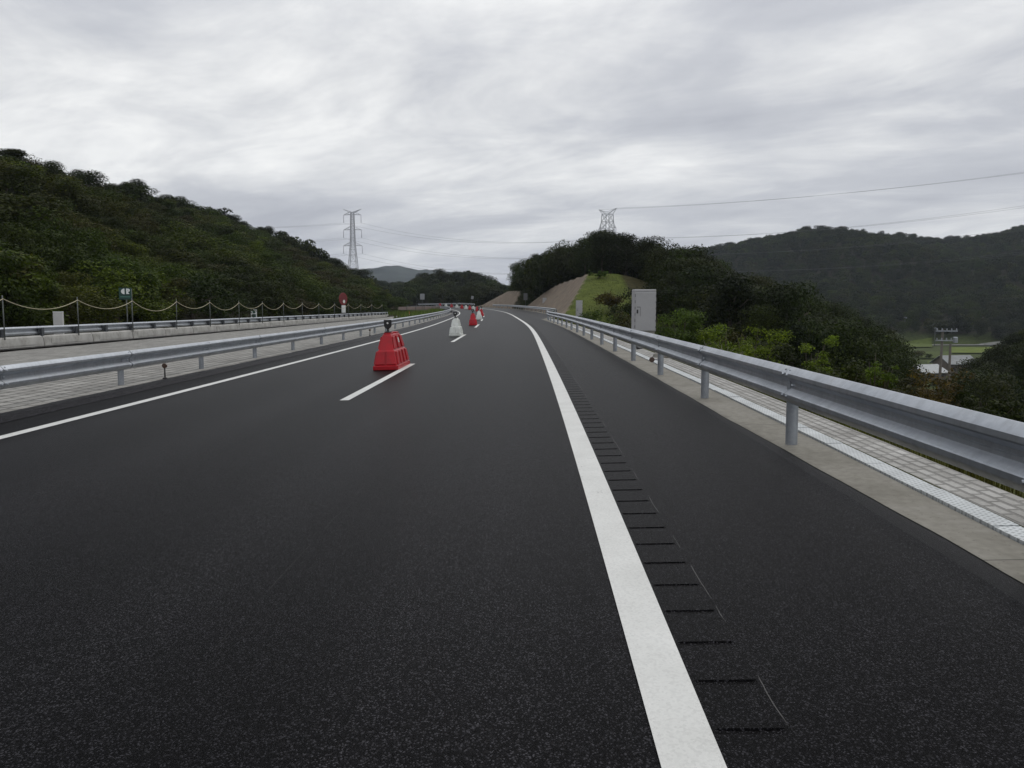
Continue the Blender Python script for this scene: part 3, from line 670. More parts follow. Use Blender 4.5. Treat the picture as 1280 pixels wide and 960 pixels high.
# middle distance
x, y = grid_pts(-62, 8, 338, 420, 5.2); zt = terrain(x, y)
plant('tree', 'middle hill', x, y, (zt > 1.0), 6.5, 9.5, (.8, 1.1))
x, y = grid_pts(-150, -35, 430, 500, 6.5); plant('tree', 'far valley', x, y, np.ones(len(x), bool), 7, 11, (.9, 1.2))
x, y = grid_pts(-30, 60, 262, 330, 5.5); zt, s1, o1, *_ = terrain(x, y, True)
plant('tree', 'bend', x, y, (o1 > 9) & (o1 < 40), 6, 9.5, (.8, 1.1))
# right far hill + rest
x, y = grid_pts(20, 900, 250, 900, 8.0); zt, s1, o1, *_ = terrain(x, y, True); pxx, pyy, dd = proj(x, y, zt)
plant('tree', 'far hill', x, y, (zt > VALLEY + 2.2) & (pxx < 1400) & (pxx > 560) & (o1 > 45) & ~((y < 300) & (x < 160)), 6.5, 10.5, (.9, 1.25))

REG = {'hillside': ('low green shrub in the mass covering the left hillside', 'shrubs covering the left hillside'),
       'crest': ('dark tree along the skyline crest of the left hill', 'trees on the crest of the left hill'),
       'hill end': ('dark tree at the far end of the left hill below the pylon', 'trees at the far end of the left hill'),
       'mound': ('dark broadleaf tree in the forest on the mound right of the road', 'trees on the mound right of the road'),
       'gully': ('very dark tree in the gap between the two bare cut slopes', 'trees between the two cut slopes'),
       'embankment foot': ('dark tree rising from the slope below the right guardrail', 'trees below the right guardrail'),
       'spur': ('dark tree on the near spur at the right edge beyond the guardrail', 'trees on the near right spur'),
       'middle hill': ('dark tree on the small wooded hill where the road bends away', 'trees on the small wooded hill'),
       'far valley': ('tree in the low belt below the blue mountain', 'trees below the blue mountain'),
       'bend': ('dark tree standing above the outer side of the far bend', 'trees above the far bend'),
       'far hill': ('tree on the far wooded ridge across the valley', 'trees on the far ridge')}
def visible_size(t):
    u, v, d = proj(t[0], t[1], t[2] + t[3]*.6)
    inside = (-60 < u < 1340) and d > 2
    return (t[3]*t[4])/d**2 if inside else -1
rest = {'tree': [], 'bush': []}
for kind in ('tree', 'bush'):
    lst = sorted(placed[kind], key=visible_size, reverse=True)
    cand = [t for t in lst if t[5] != 'far hill'] + [t for t in lst if t[5] == 'far hill']
    lead, rest[kind] = cand[:292], [t for t in cand[292:] if visible_size(t) > 0 or t[5] in ('hillside',)]
    for t in lead:
        lab, grp = REG[t[5]]
        e = empty('hillside_shrub' if kind == 'bush' else 'forest_tree', t[:3], rng.uniform(0, 6.28), lab, 'shrub' if kind == 'bush' else 'tree', grp)
        e.scale = (t[4], t[4], t[3])
        cm_ = BUSH_CR[rng.integers(7)] if kind == 'bush' else (PINE_CR[rng.integers(2)] if t[5] == 'crest' and rng.random() < .5 else TREE_CR[rng.integers(5)])
        co = bpy.data.objects.new('crown', cm_); C.objects.link(co); co.parent = e
        to = bpy.data.objects.new('stem' if kind == 'bush' else 'trunk', STEM_ME if kind == 'bush' else TREE_TR[rng.integers(3)]); C.objects.link(to); to.parent = e
def scatter(name, lst, meshes, cat, label):
    me = bpy.data.meshes.new(name); n = len(lst)
    me.vertices.add(n); me.vertices.foreach_set('co', np.array([t[:3] for t in lst], float).ravel())
    a = me.attributes.new('sc', 'FLOAT_VECTOR', 'POINT'); a.data.foreach_set('vector', np.array([(t[4], t[4], t[3]) for t in lst], float).ravel())
    a = me.attributes.new('rt', 'FLOAT_VECTOR', 'POINT'); a.data.foreach_set('vector', np.array([(0, 0, rng.uniform(0, 6.28)) for t in lst], float).ravel())
    a = me.attributes.new('pk', 'INT', 'POINT'); a.data.foreach_set('value', rng.integers(0, len(meshes), n).astype(np.int32))
    o = bpy.data.objects.new(name, me); C.objects.link(o); tag(o, label, cat, None, 'stuff')
    col = bpy.data.collections.new(name + '_kinds')
    for i, m_ in enumerate(meshes): col.objects.link(bpy.data.objects.new('kind_%d' % i, m_))
    g = bpy.data.node_groups.new(name, 'GeometryNodeTree')
    g.interface.new_socket('Geometry', in_out='INPUT', socket_type='NodeSocketGeometry'); g.interface.new_socket('Geometry', in_out='OUTPUT', socket_type='NodeSocketGeometry')
    gi = g.nodes.new('NodeGroupInput'); go = g.nodes.new('NodeGroupOutput'); ip = g.nodes.new('GeometryNodeInstanceOnPoints')
    ci = g.nodes.new('GeometryNodeCollectionInfo'); ci.inputs['Collection'].default_value = col; ci.inputs['Separate Children'].default_value = True; ci.inputs['Reset Children'].default_value = True
    def na(nm, dt):
        q = g.nodes.new('GeometryNodeInputNamedAttribute'); q.data_type = dt; q.inputs['Name'].default_value = nm; return q.outputs['Attribute']
    m2p = g.nodes.new('GeometryNodeMeshToPoints')
    g.links.new(gi.outputs[0], m2p.inputs[0]); g.links.new(m2p.outputs[0], ip.inputs['Points']); g.links.new(ci.outputs[0], ip.inputs['Instance'])
    ip.inputs['Pick Instance'].default_value = True
    g.links.new(na('pk', 'INT'), ip.inputs['Instance Index']); g.links.new(na('sc', 'FLOAT_VECTOR'), ip.inputs['Scale']); g.links.new(na('rt', 'FLOAT_VECTOR'), ip.inputs['Rotation'])
    g.links.new(ip.outputs[0], go.inputs[0])
    md = o.modifiers.new('scatter', 'NODES'); md.node_group = g
    return o
near_rest = [t for t in rest['tree'] if t[5] != 'far hill']
scatter('distant_forest', near_rest + [t for t in rest['tree'] if t[5] == 'far hill'], TREE_CR[:3] + FAR_CR if len(near_rest) > 1500 else FAR_CR + TREE_CR[:1], 'forest', 'dark green forest covering the far ridges and wooded hills')
scatter('hillside_shrubbery', rest['bush'], BUSH_CR, 'shrubbery', 'dense green shrubbery covering the upper left hillside')
print('TREES', len(placed['tree']), 'BUSH', len(placed['bush']))

# ------------------------------------------------------------------ grass and weeds (stuff)
def blades(name, pts, hlo, hhi, w, mat_, label, lean=.35):
    n = len(pts); r = rng; h = r.uniform(hlo, hhi, n)[:, None]; a = r.uniform(0, 6.28, n)
    d = np.stack([np.cos(a), np.sin(a), 0*a], 1); q = np.stack([-np.sin(a), np.cos(a), 0*a], 1)
    ln = r.uniform(0, lean, (n, 1))*h; up = np.array([0, 0, 1.])
    ww = w*r.uniform(.6, 1.4, (n, 1))
    v = np.stack([pts - q*ww, pts + q*ww, pts + q*ww*.7 + d*ln*.4 + up*h*.55, pts - q*ww*.7 + d*ln*.4 + up*h*.55, pts + d*ln*1.3 + up*h*.95], 1).reshape(-1, 3)
    me = bpy.data.meshes.new(name); b = np.arange(n)[:, None]*5
    f4 = b + np.array([[0, 1, 2, 3]]); f3 = b + np.array([[3, 2, 4]])
    me.from_pydata(v.tolist(), [], f4.tolist() + f3.tolist()); me.materials.append(mat_)
    o = bpy.data.objects.new(name, me); C.objects.link(o); return tag(o, label, 'grass', None, 'stuff')
n = 26000; sg = 1 + 75*rng.random(n)**1.8; og = 3.0 + 1.7*rng.random(n)**1.2
pg = P(sg, og); pg[:, 2] = terrain(pg[:, 0], pg[:, 1]) - .02
blades('roadside_grass', pg, .10, .42, .007, leaf_mat('verge_grass', [(.070,.070,.018), (.075,.068,.02)], .3), 'yellow green grass strip behind the right edge paving')
gx_ = rng.uniform(4, 19, 9000); gy_ = rng.uniform(89, 118, 9000); zt, s1, o1, _, cu, mo = terrain(gx_, gy_, True); ok = mo & ~cu & (gx_ < 15.8 + vnoise(gx_, gy_, 2.3, 21)*3)
blades('slope_grass', np.stack([gx_, gy_, zt-.05], 1)[ok], .06, .22, .022, mat('slope_blades', (.066,.084,.017), .9, 0, .3, .4, .1), 'bright green grass on the end of the cut slope')
sw = rng.uniform(82, 190, 6000); ow = -9.3 - np.where(sw < 132, 3.2, 10)*rng.random(6000); pw = P(sw, ow); pw[:, 2] = np.where(sw < 133, pw[:, 2] + .05, terrain(pw[:, 0], pw[:, 1]))
keep = vnoise(pw[:, 0], pw[:, 1], 5, 12) > -.08
blades('verge_weeds', pw[keep], .25, .95, .03, leaf_mat('weeds', [(.075,.10,.025)], .3), 'green weeds growing in patches on the verge beyond the left rail')

# ------------------------------------------------------------------ guard rails
PROF = [(.072,.176),(.060,.177),(.050,.171),(.008,.128),(.001,.118),(.000,.084),(.005,.074),(.052,.040),(.062,.030),(.063,.004),(.057,.0),(.063,-.004),(.062,-.030),(.052,-.040),(.005,-.074),(.000,-.084),(.001,-.118),(.008,-.128),(.050,-.171),(.060,-.177),(.072,-.176)]
TK = .005
def beam_mb(frame, s0, s1, n, lap=.0, endcap=True):
    """frame(s) -> (origin at beam-centre height, outward unit vector away from the carriageway)"""
    mb = MB(); prof = PROF + [(t+TK, h*(.985)) for t, h in PROF[::-1]]; m = len(prof); vs = []
    for s in np.linspace(s0, s1, n+1):
        o, u = frame(s)
        for t, h in prof: vs.append(o + u*(t - lap) + Vector((0, 0, h)))
    fs = []
    for i in range(n):
        for k in range(m): fs.append((i*m+k, i*m+(k+1) % m, (i+1)*m+(k+1) % m, (i+1)*m+k))
    fs.append(tuple(range(m))); fs.append(tuple(n*m+k for k in range(m-1, -1, -1)))
    mb.add(vs, fs); return mb
def dome(mb, p, axis, r=.017, d=.014):
    axis = axis.normalized(); a = Vector((0,0,1)) if abs(axis.z) < .9 else Vector((1,0,0)); u = axis.cross(a).normalized(); w = axis.cross(u)
    n = 8; vs = []
    for rr, hh in ((1, 0), (.85, .6), (.4, 1)):
        for k in range(n): vs.append(p + (u*math.cos(2*math.pi*k/n) + w*math.sin(2*math.pi*k/n))*r*rr + axis*d*hh)
    fs = [(i*n+k, i*n+(k+1) % n, (i+1)*n+(k+1) % n, (i+1)*n+k) for i in range(2) for k in range(n)] + [tuple(2*n+k for k in range(n))]
    mb.add(vs, fs)
JOINT_SHADE = galv_mat('joint_shade', .05, .10, .6)  # near-black backing, the shadow at the beam joints put into its colour
def guardrail(name, label, base, outward, s_posts, s_beams, beam_gap, hc=.505, rad=.057, near=60, group=None):
    """base(s) -> ground point of a post, outward(s) -> unit vector"""
    o0 = base(s_posts[0]); root = empty(name, o0, 0, label, 'guardrail', group)
    loc = lambda s: base(s) - o0
    fr = lambda s: (loc(s) - outward(s)*beam_gap + Vector((0, 0, hc)), outward(s))
    for s in s_posts:
        p = loc(s); mb = MB(); top = hc + .10
        mb.tube([p + Vector((0,0,-.25)), p + Vector((0,0,top))], rad, 14)
        mb.lathe([(rad+.003, top-.004), (rad+.003, top+.006), (rad*.7, top+.02), (.005, top+.026)], p, 14)
        u = outward(s); a = p + Vector((0,0,hc)) - u*(beam_gap-.055); b = p + Vector((0,0,hc)) - u*(rad*.6)
        mb.bar(a, b, .09, .07); mb.build('post', GALVP, root, True, 0, 40)
    for i in range(len(s_beams)-1):
        a, b = s_beams[i], s_beams[i+1]; seg = 4 if a < near else 2
        mb = beam_mb(fr, a + .010, b - .010, seg, 0.0 if i % 2 else .005)
        if a < 45:
            for sb_ in (a + .07, b - .07):
                o, u = fr(sb_)
                for (t, h) in ((.0,.102),(.0,-.102)): dome(mb, o + u*(t-(.0 if i % 2 else .005)) + Vector((0,0,h)), -u)
                dome(mb, o + u*.058 + Vector((0,0,0)), -u, .022, .02)
                dome(mb, o + u*.028 + Vector((0,0,.150)), (Vector((0,0,1)) - u).normalized(), .014, .01)
        mb.build('beam', GALV, root, True, 0, 22)
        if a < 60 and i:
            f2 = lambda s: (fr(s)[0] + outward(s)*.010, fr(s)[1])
            beam_mb(f2, a - .16, a + .16, 1).build('joint_shade_strip', JOINT_SHADE, root, True, 0, 22)  # added dark strip behind the joint gap, standing in for its shadow
    return root
def rx(s): return Vector((math.cos(TH(s)), -math.sin(TH(s)), 0))
sp_r = [.09 + 4*i for i in range(19)]
sb_r = [-2.0] + [4*i + .04 for i in range(0, 18)] + [74.0]
gr_right = guardrail('guardrail', 'silver corrugated guardrail on round posts running along the right kerb', lambda s: V3(s, 2.05 + max(0, s-66)*.05, .012), rx, sp_r, sb_r, .095, .58)
lt = lambda s: -rx(s)
sp_l = [3.75 + 4*i for i in range(0, 52)]; sb_l = [-1.0] + [4.0 + 4*i for i in range(0, 51)]
guardrail('guardrail', 'silver corrugated guardrail with square shadows along the left kerb and bend'.replace(' with square shadows', ''), lambda s: V3(s, -8.36, .085), lt, sp_l, sb_l, .115, .465)
ob = lambda s: float(edge_off(s)) + .30
sp_b = list(np.arange(86, 186, 4.0)); sb_b = [82.0] + list(np.arange(86, 187, 4.0))
guardrail('guardrail', 'short distant guardrail around the outside of the lay-by by the cut slopes', lambda s: V3(s, ob(s), .012), rx, sp_b, sb_b, .115, .58)
sp_f = list(np.arange(214, 300, 4.0)); sb_f = [212.0] + list(np.arange(216, 300, 4.0))
guardrail('guardrail', 'far pale guardrail round the outside of the bend behind the row of barriers', lambda s: V3(s, 2.6, 0), rx, sp_f, sb_f, .115, .58)

# amber delineators
def delineator(name, loc, h, label, stem=True):
    e = empty(name, loc, 0, label, 'reflector'); mb = MB()
    if stem: mb.tube([(0,0,-.05),(0,0,h-.05)], .016, 8); mb.lathe([(.05,0),(.05,.02),(.02,.03)], (0,0,0), 10)
    else: mb.tube([(0,0,h),(.22,.01,h)], .009, 6)
    mb.build('bracket', BLACK if stem else GALVP, e, True)
    d = MB(); d.tube([(0,-.018,h),(0,.018,h)], .05, 16); d.build('reflector', AMBER, e, True, 0, 40)
    return e
p = V3(17.0, -8.05, .08); delineator('delineator', p, .27, 'small brown reflector on a short stem beside the left guardrail')
p = V3(16.09, 1.88, .0); delineator('delineator', p, .30, 'round amber reflector on an arm from the right guardrail post', False)
p = V3(40.5, -8.05, .08); delineator('delineator', p, .27, 'small dark reflector on a stem beside the left rail past the first barrier')

# ------------------------------------------------------------------ temporary barrier on the left: concrete blocks, rail with posts, rope fence
BL = 4.12
blk = None
y0 = 20.66; nblk = 28
for i in range(nblk):
    if blk is None:
        mb = MB(); L = BL - .05; prof = [(.0,-.05),(.40,-.05),(.40,.10),(.36,.42),(.31,.48),(.09,.48),(.04,.42),(0,.10)]
        r = []
        for yy, k in ((-L/2,.92),(-L/2+.10,1.0),(L/2-.10,1.0),(L/2,.92)):
            r += [((x-.2)*1.0+.0, yy, z*k if z > .2 else z) for x, z in prof]
        m = len(prof); fs = [(a*m+k, a*m+(k+1) % m, (a+1)*m+(k+1) % m, (a+1)*m+k) for a in range(3) for k in range(m)] + [tuple(range(m-1,-1,-1)), tuple(3*m+k for k in range(m))]
        mb.add(r, fs)
        mb.prism([(.2025,-1.5,.12),(.2025,1.5,.12),(.1725,1.5,.36),(.1725,-1.5,.36)], (.012,0,.0))
        blk = mb.build('concrete_block', CONCB, None, False, .012); o = blk
    else: o = copy_tree(blk)
    o.location = (BX, y0 + BL*i, BZ + rng.uniform(-.012, .012)); o.rotation_euler = (0, 0, rng.uniform(-.004, .004))
    tag(o, 'weathered concrete barrier block in the row under the far left guardrail', 'barrier block', 'concrete blocks under the far left guardrail')
root = empty('block_guardrail', (BX, y0, BZ), 0, 'silver guardrail with dark spacer posts bolted on the far left concrete blocks', 'guardrail')
fr = lambda yy: (Vector((-.14, yy, .70)), Vector((1, 0, 0)))
for i in range(28):
    a, b = BL*i - BL/2, BL*i + BL/2; beam_mb(lambda q: (Vector((-.02, q, .70)), Vector((-1, 0, 0))), a-.05, b+.05, 1, 0 if i % 2 else .006).build('beam', GALV, root, True, 0, 22)
RP = 2.775
SPACER = galv_mat('spacer_steel', .10, .17, .6)
for i in range(0, 41):
    yy = 21.3 + RP*i - y0; mb = MB()
    mb.box(-.03, .09, yy-.075, yy+.075, .42, .80); mb.box(.091, .115, yy-.10, yy+.10, .45, .82); mb.box(-.03, .05, yy-.15, yy+.15, .58, .78)
    mb.build('post', SPACER, root, False, .008)
fence = empty('rope_fence', (BX, y0, BZ), 0, 'line of thin posts with sagging yellowish rope along the far left barrier', 'rope fence')
fy = [q - y0 for q in (21.3, 26.9, 32.4, 37.96, 43.4, 49.1, 54.6, 60.4, 66.0, 72.2, 78.6, 85.3, 92.8, 100.8, 109.0, 117.5, 127.0)]
tops = []
for i, yy in enumerate(fy):
    mb = MB(); lean = rng.uniform(-.03, .03); mb.tube([(.17, yy, .40), (.17+lean*.4, yy+lean, 2.14)], .024, 8); mb.build('post', POSTM, fence, True); tops.append(Vector((.19+lean*.4, yy+lean, 2.00)))
for i in range(len(tops)-1):
    a, b = tops[i], tops[i+1]; sag = .46 + rng.uniform(-.06, .08); pts = []
    for t in np.linspace(0, 1, 15): pts.append(a.lerp(b, float(t)) - Vector((0, 0, sag*4*t*(1-t))))
    mb = MB(); mb.tube(pts, .017, 6); mb.build('rope', ROPE, fence, True)

# ------------------------------------------------------------------ water-filled barriers
def slab(mb, q, d):
    q = [Vector(p) for p in q]; n = (q[1]-q[0]).cross(q[3]-q[0]).normalized(); mb.prism(q, n*d)
def barrier(matb, name, label):
    root = empty(name, (0,0,0), 0, label, 'barrier', 'barriers along the lane line')
    rings = [(.29,1.0,.0),(.29,1.0,.095),(.262,.965,.108),(.205,.86,.43),(.172,.83,.452),(.105,.66,.78),(.09,.63,.81)]
    mb = MB(); vs = [(sx*w, sy*l, h) for w, l, h in rings for sx, sy in ((-1,-1),(1,-1),(1,1),(-1,1))]
    fs = [(i*4+k, i*4+(k+1) % 4, (i+1)*4+(k+1) % 4, (i+1)*4+k) for i in range(len(rings)-1) for k in range(4)] + [(3,2,1,0), tuple(len(rings)*4-4+k for k in range(4))]
    mb.add(vs, fs)
    def at(h): 
        hs = [r[2] for r in rings]; return np.interp(h, hs, [r[0] for r in rings]), np.interp(h, hs, [r[1] for r in rings])
    for sx in (-1, 1):                                       # raised pads on the long sides, leaving recesses between them
        for h0, h1, segs in ((.125,.415,((-.93,-.62),(-.42,-.12),(.12,.42),(.62,.93))), (.475,.755,((-.95,-.55),(-.18,.18),(.55,.95)))):
            for a, b in segs:
                (w0, l0), (w1, l1) = at(h0), at(h1); q = [(sx*w0, a*l0, h0), (sx*w0, b*l0, h0), (sx*w1, b*l1, h1), (sx*w1, a*l1, h1)]
                slab(mb, q if sx > 0 else q[::-1], .034)
    for sy in (-1, 1):                                       # end faces: two pads with a groove between
        for h0, h1, segs in ((.12,.42,((-.96,-.07),(.07,.96))),):
            for a, b in segs:
                (w0, l0), (w1, l1) = at(h0), at(h1); q = [(a*w0, sy*l0, h0), (b*w0, sy*l0, h0), (b*w1, sy*l1, h1), (a*w1, sy*l1, h1)]
                slab(mb, q if sy < 0 else q[::-1], .022)
    for yy in (-.42, .42): mb.box(-.085, .085, yy-.16, yy+.16, .805, .845)
    for yy in (-.6, 0, .6): mb.box(-.296, .296, yy-.10, yy+.10, .0, .03) if False else None
    mb.lathe([(.055,.80),(.055,.85),(.04,.855)], (0,0,0), 12)
    mb.build('body', matb, root, False, .014)
    st = MB(); (w0, l0), (w1, l1) = at(.60), at(.72); q = [(w0+.036, .02-.07, .60), (w0+.036, .02+.07, .60), (w1+.036, .02+.07, .72), (w1+.036, .02-.07, .72)]
    slab(st, q, .003); st.build('sticker', STICK, root)
    lm = MB(); yl = -.45                                        # lamp on a stubby stand
    lm.lathe([(.085,.845),(.085,.872),(.035,.885),(.026,.93),(.05,.955)], (0, yl, 0), 12)
    n = 12; poly = [(-.088, yl-.03, 1.145), (-.088, yl-.03, 1.04)] + [(-.088*math.cos(math.pi*k/n), yl-.03, 1.03 - .095*math.sin(math.pi*k/n)) for k in range(1, n)] + [(.088, yl-.03, 1.04), (.088, yl-.03, 1.145)]
    lm.prism(poly, (0, .07, 0)); lamp = lm.build('warning_lamp', BLACK, root, False, .006)
    le = MB(); le.tube([(0, yl-.031, 1.065), (0, yl-.045, 1.065)], [.024, .016], 14); le.build('lens', LENS, lamp, True, 0, 40)
    return root
ordn = ['first', 'second', 'third', 'fourth', 'fifth', 'sixth', 'seventh', 'eighth', 'ninth', 'tenth', 'eleventh', 'twelfth', 'thirteenth', 'fourteenth', 'fifteenth']
sbar = [19.9, 39.9, 59.5, 79.3, 99.0, 121, 143, 157, 168, 178, 188, 199, 210, 221, 232]
protos = {}
for i, s in enumerate(sbar):
    colr = 'red' if i % 2 == 0 else 'white'
    lab = 'large %s plastic barrier with black lamp, %s along the dashed line from the camera' % (colr, ordn[i])
    if colr not in protos: o = protos[colr] = barrier(RED if colr == 'red' else WHITEP, 'water_barrier', lab)
    else: o = copy_tree(protos[colr]); o['label'] = lab
    o.location = V3(s, -3.78 if i < 3 else -3.72, 0); o.rotation_euler = (0, math.atan(-E_), -TH(s) + (.02 if i else 0))

# ------------------------------------------------------------------ cabinets behind the right rail
def cabinet(loc, rz, w, d, h, label, ped=.18):
    e = empty('equipment_cabinet', loc, rz, label, 'cabinet')
    b = MB(); b.box(-w/2, w/2, -d/2, d/2, ped, ped+h-.09); b.build('body', CAB, e, False, .008)
    b = MB(); b.box(-w/2-.0, w/2+.0, -d/2+.012, d/2, ped+h-.087, ped+h); b.build('roof', CAB, e, False, .02)
    b = MB(); b.box(-w/2+.055, w/2-.03, -d/2-.020, -d/2-.003, ped+.03, ped+h-.105); dr = b.build('door', CAB, e, False, .006)
    g = MB(); g.box(-w/2+.10, -w/2+.155, -d/2-.034, -d/2-.021, ped+h*.43, ped+h*.52); g.build('handle', CABD, dr)
    g = MB(); x1 = -w/2+.235; g.box(-w/2+.10, x1, -d/2-.026, -d/2-.021, ped+h*.575, ped+h*.587); g.box(x1-.010, x1, -d/2-.0261, -d/2-.021, ped+h*.36, ped+h*.574); g.build('hatch_edge', CABD, dr)
    for k in range(6):
        zc_ = ped + .12 + (h-.3)*k/5.4; g = MB(); g.box(-w/2+.037, -w/2+.052, -d/2-.012, -d/2-.001, zc_, zc_+.10); g.build('gasket', CABD, e)
        g = MB(); g.box(w/2-.012, w/2+.008, -d/2-.016, -d/2+.02, zc_, zc_+.07); g.build('hinge', CABD, e)
    b = MB(); b.box(-w/2+.03, w/2-.03, -d/2+.03, d/2-.03, -.6, ped-.002); b.build('plinth', CONC, e, False, .01)
    return e
CY = 30.0
cabinet(Vector((164.0/1035*CY, CY, -.25)), .03, .80, .46, 1.50, 'tall pale grey cabinet with a locked door behind the near right guardrail', .80)
CY = 84; p = Vector((83.6/1035*CY, CY, .05)); cabinet(p, -.15, .64, .40, 1.85, 'small distant grey cabinet in front of the green slope')
CY = 138; p = Vector((40.5/1035*CY, CY, .75)); cabinet(p, -.1, .64, .40, 2.0, 'farthest grey cabinet at the foot of the bare cut slope')
# bits lying behind the rail
b = MB(); q = V3(24.5, 2.75, .045); b.tube([q, q+Vector((.25,.5,0)), q+Vector((.05,1.3,.0))], .035, 8); tag(b.build('pipe_offcut', BLACK, None, True), 'short black pipe lying on the edge paving behind the right rail', 'pipe')
for k, (ds, do) in enumerate(((0,0),(.5,.15),(-.35,.2))):
    b = MB(); q = V3(21.0+ds, 2.78+do, .06); r_ = random.Random(k)
    vs = [(q.x+math.cos(a)*(.10+.05*r_.random())*f, q.y+math.sin(a)*(.12+.06*r_.random())*f, q.z+h) for h, f in ((-.06,1),(.03,.9),(.08,.45)) for a in np.linspace(0, 5.6, 7)]
    b.add(vs, [(i*7+j, i*7+(j+1) % 7, (i+1)*7+(j+1) % 7, (i+1)*7+j) for i in range(2) for j in range(7)] + [tuple(14+j for j in range(7))])
    tag(b.build('rubble_lump', (CONC, BARK, DEADWOOD)[k], None, False), ['pale lump of rubble', 'dark clod of soil', 'greyish wooden scrap'][k] + ' lying behind the rail below the tall cabinet', 'debris')

# ------------------------------------------------------------------ signs
def text_mesh(body, size, loc, mat_, parent, depth=.006, name='lettering', bold=.012):
    cu = bpy.data.curves.new('lettering', 'FONT'); cu.body = body; cu.size = size; cu.extrude = depth; cu.align_x = 'CENTER'; cu.align_y = 'CENTER'; cu.offset = bold
    t = bpy.data.objects.new('t', cu); C.objects.link(t); bpy.context.view_layer.update()
    me = bpy.data.meshes.new_from_object(t.evaluated_get(bpy.context.evaluated_depsgraph_get())); bpy.data.objects.remove(t)
    me.materials.clear(); me.materials.append(mat_)
    o = bpy.data.objects.new(name, me); C.objects.link(o); o.parent = parent; o.rotation_euler = (R(90), 0, 0); o.location = loc; return o
def board_sign(name, loc, rz, w, h, zb, matf, label, poles=(0,), pr=.03, below=.6):
    e = empty(name, loc, rz, label, 'sign'); b = MB(); b.box(-w/2, w/2, -.025, .025, zb, zb+h); b.build('board', matf, e, False, .01)
    for q in poles: m = MB(); m.tube([(q, .055, -below), (q, .055, zb+h*.9)], pr, 8); m.build('pole', POSTM, e, True)
    return e
# green sign on the fence
d = 44.5; e = board_sign('green_sign', (-480/1035*d - .03, d, -.2), .42, .62, .62, 2.02, SIGNG, 'small dark green sign with white symbols on poles above the rope fence', (.05, .30), .03)
b = MB(); b.prism([(-.03, -.031, 2.30), (-.03, -.031, 2.60)] + [(-.03-.17*math.sin(math.pi*k/10), -.031, 2.45+.15*math.cos(math.pi*k/10)) for k in range(1, 10)], (0, -.006, 0)); b.build('emblem', SIGNW, e)
text_mesh('R', .36, (.15, -.034, 2.445), SIGNW, e, .004, 'lettering', .02)
b = MB(); b.box(-.24, .24, -.033, -.0265, 2.15, 2.175); b.build('underline', mat('sign_green_line', (.10,.26,.2), .4), e)
# white box behind the far left rail, white kilometre marker
e = empty('roadside_cabinet', (-21.3, 39.0, -.6), .35, 'plain white box standing behind the far left guardrail', 'cabinet')
b = MB(); b.box(-.20,.20,-.18,.18,0,1.78); b.build('body', mat('box_white', (.55,.545,.53), .5, 0, .05, 2), e, False, .012); b = MB(); b.box(-.21,.21,-.19,.19,1.782,1.81); b.build('roof', SIGNW, e, False, .01)
d = 66; e = board_sign('marker_post', (-321.5/1035*d, d, -.5), .3, .46, .86, .85, SIGNW, 'narrow white marker post with a green patch behind the rope fence')
b = MB(); b.box(-.13, .15, -.031, -.0262, 1.12, 1.36); b.build('patch', SIGNG, e); b = MB(); b.box(-.10, .12, -.031, -.0262, 1.44, 1.60); b.build('mark', mat('mark_teal', (.08,.2,.18), .5), e)
# round red sign
d = 104; e = empty('round_sign', (-210/1035*d, d, -.3), 1.08, 'round red sign on a white post box beyond the rope fence', 'sign')
b = MB(); b.tube([(0,-.03,2.72),(0,.03,2.72)], [.78,.78], 28); b.build('ring', SIGNR, e, False, 0)
b = MB(); b.tube([(0,-.036,2.72),(0,-.031,2.72)], [.60,.60], 28); b.build('disc', SIGNRD, e)
b = MB(); b.tube([(.12,-.048,2.40),(.12,-.037,2.40)], [.20,.22], 12); b.build('symbol', SIGNW, e)
b = MB(); b.box(-.30,.40,-.05,.05,1.0,1.93); b.build('plate', SIGNW, e, False, .01)
b = MB(); b.tube([(0,.07,-.6),(0,.07,3.3)], .04, 8); b.build('pole', POSTM, e, True)
# grey boards farther along
d = 150; board_sign('grey_sign', (-111.5/1035*d, d, .2), .1, .80, 1.05, 2.55, SIGNK, 'grey square sign on a pole left of the road before the bend')
d = 215; e = board_sign('small_sign', (-52/1035*d, d, 1.2), .0, .65, .8, 2.3, SIGNK, 'small pale sign on a leaning pole above the far bend'); e.rotation_euler = (0, R(12), 0)
d = 150; p = V3(150, 6.0); e = board_sign('dark_sign', (16.8/1035*d, d, 1.0), 0, .72, 1.25, 1.65, SIGND, 'dark back of a sign on a pole between the cut slopes')
d = 128; e = board_sign('low_sign', (51/1035*d, d, .9), 0, .75, .36, .75, mat('sign_cyan', (.50,.58,.60), .5), 'low pale bluish sign by the foot of the bare slope')
# traffic cone on the verge
e = empty('traffic_cone', V3(92, -11.6, .05), 0, 'orange red traffic cone among the weeds beyond the left rail', 'cone')
b = MB(); b.box(-.2,.2,-.2,.2,0,.03); b.build('base', SIGNR, e, False, .01)
b = MB(); b.lathe([(.15,.03),(.10,.30),(.09,.36)], (0,0,0), 16); b.lathe([(.069,.485),(.03,.75)], (0,0,0), 16); b.build('body', mat('cone_orange', (.55,.07,.03), .45), e, True, 0, 40)
b = MB(); b.lathe([(.0895,.361),(.0695,.484)], (0,0,0), 16); b.build('band', SIGNW, e, True, 0, 40)
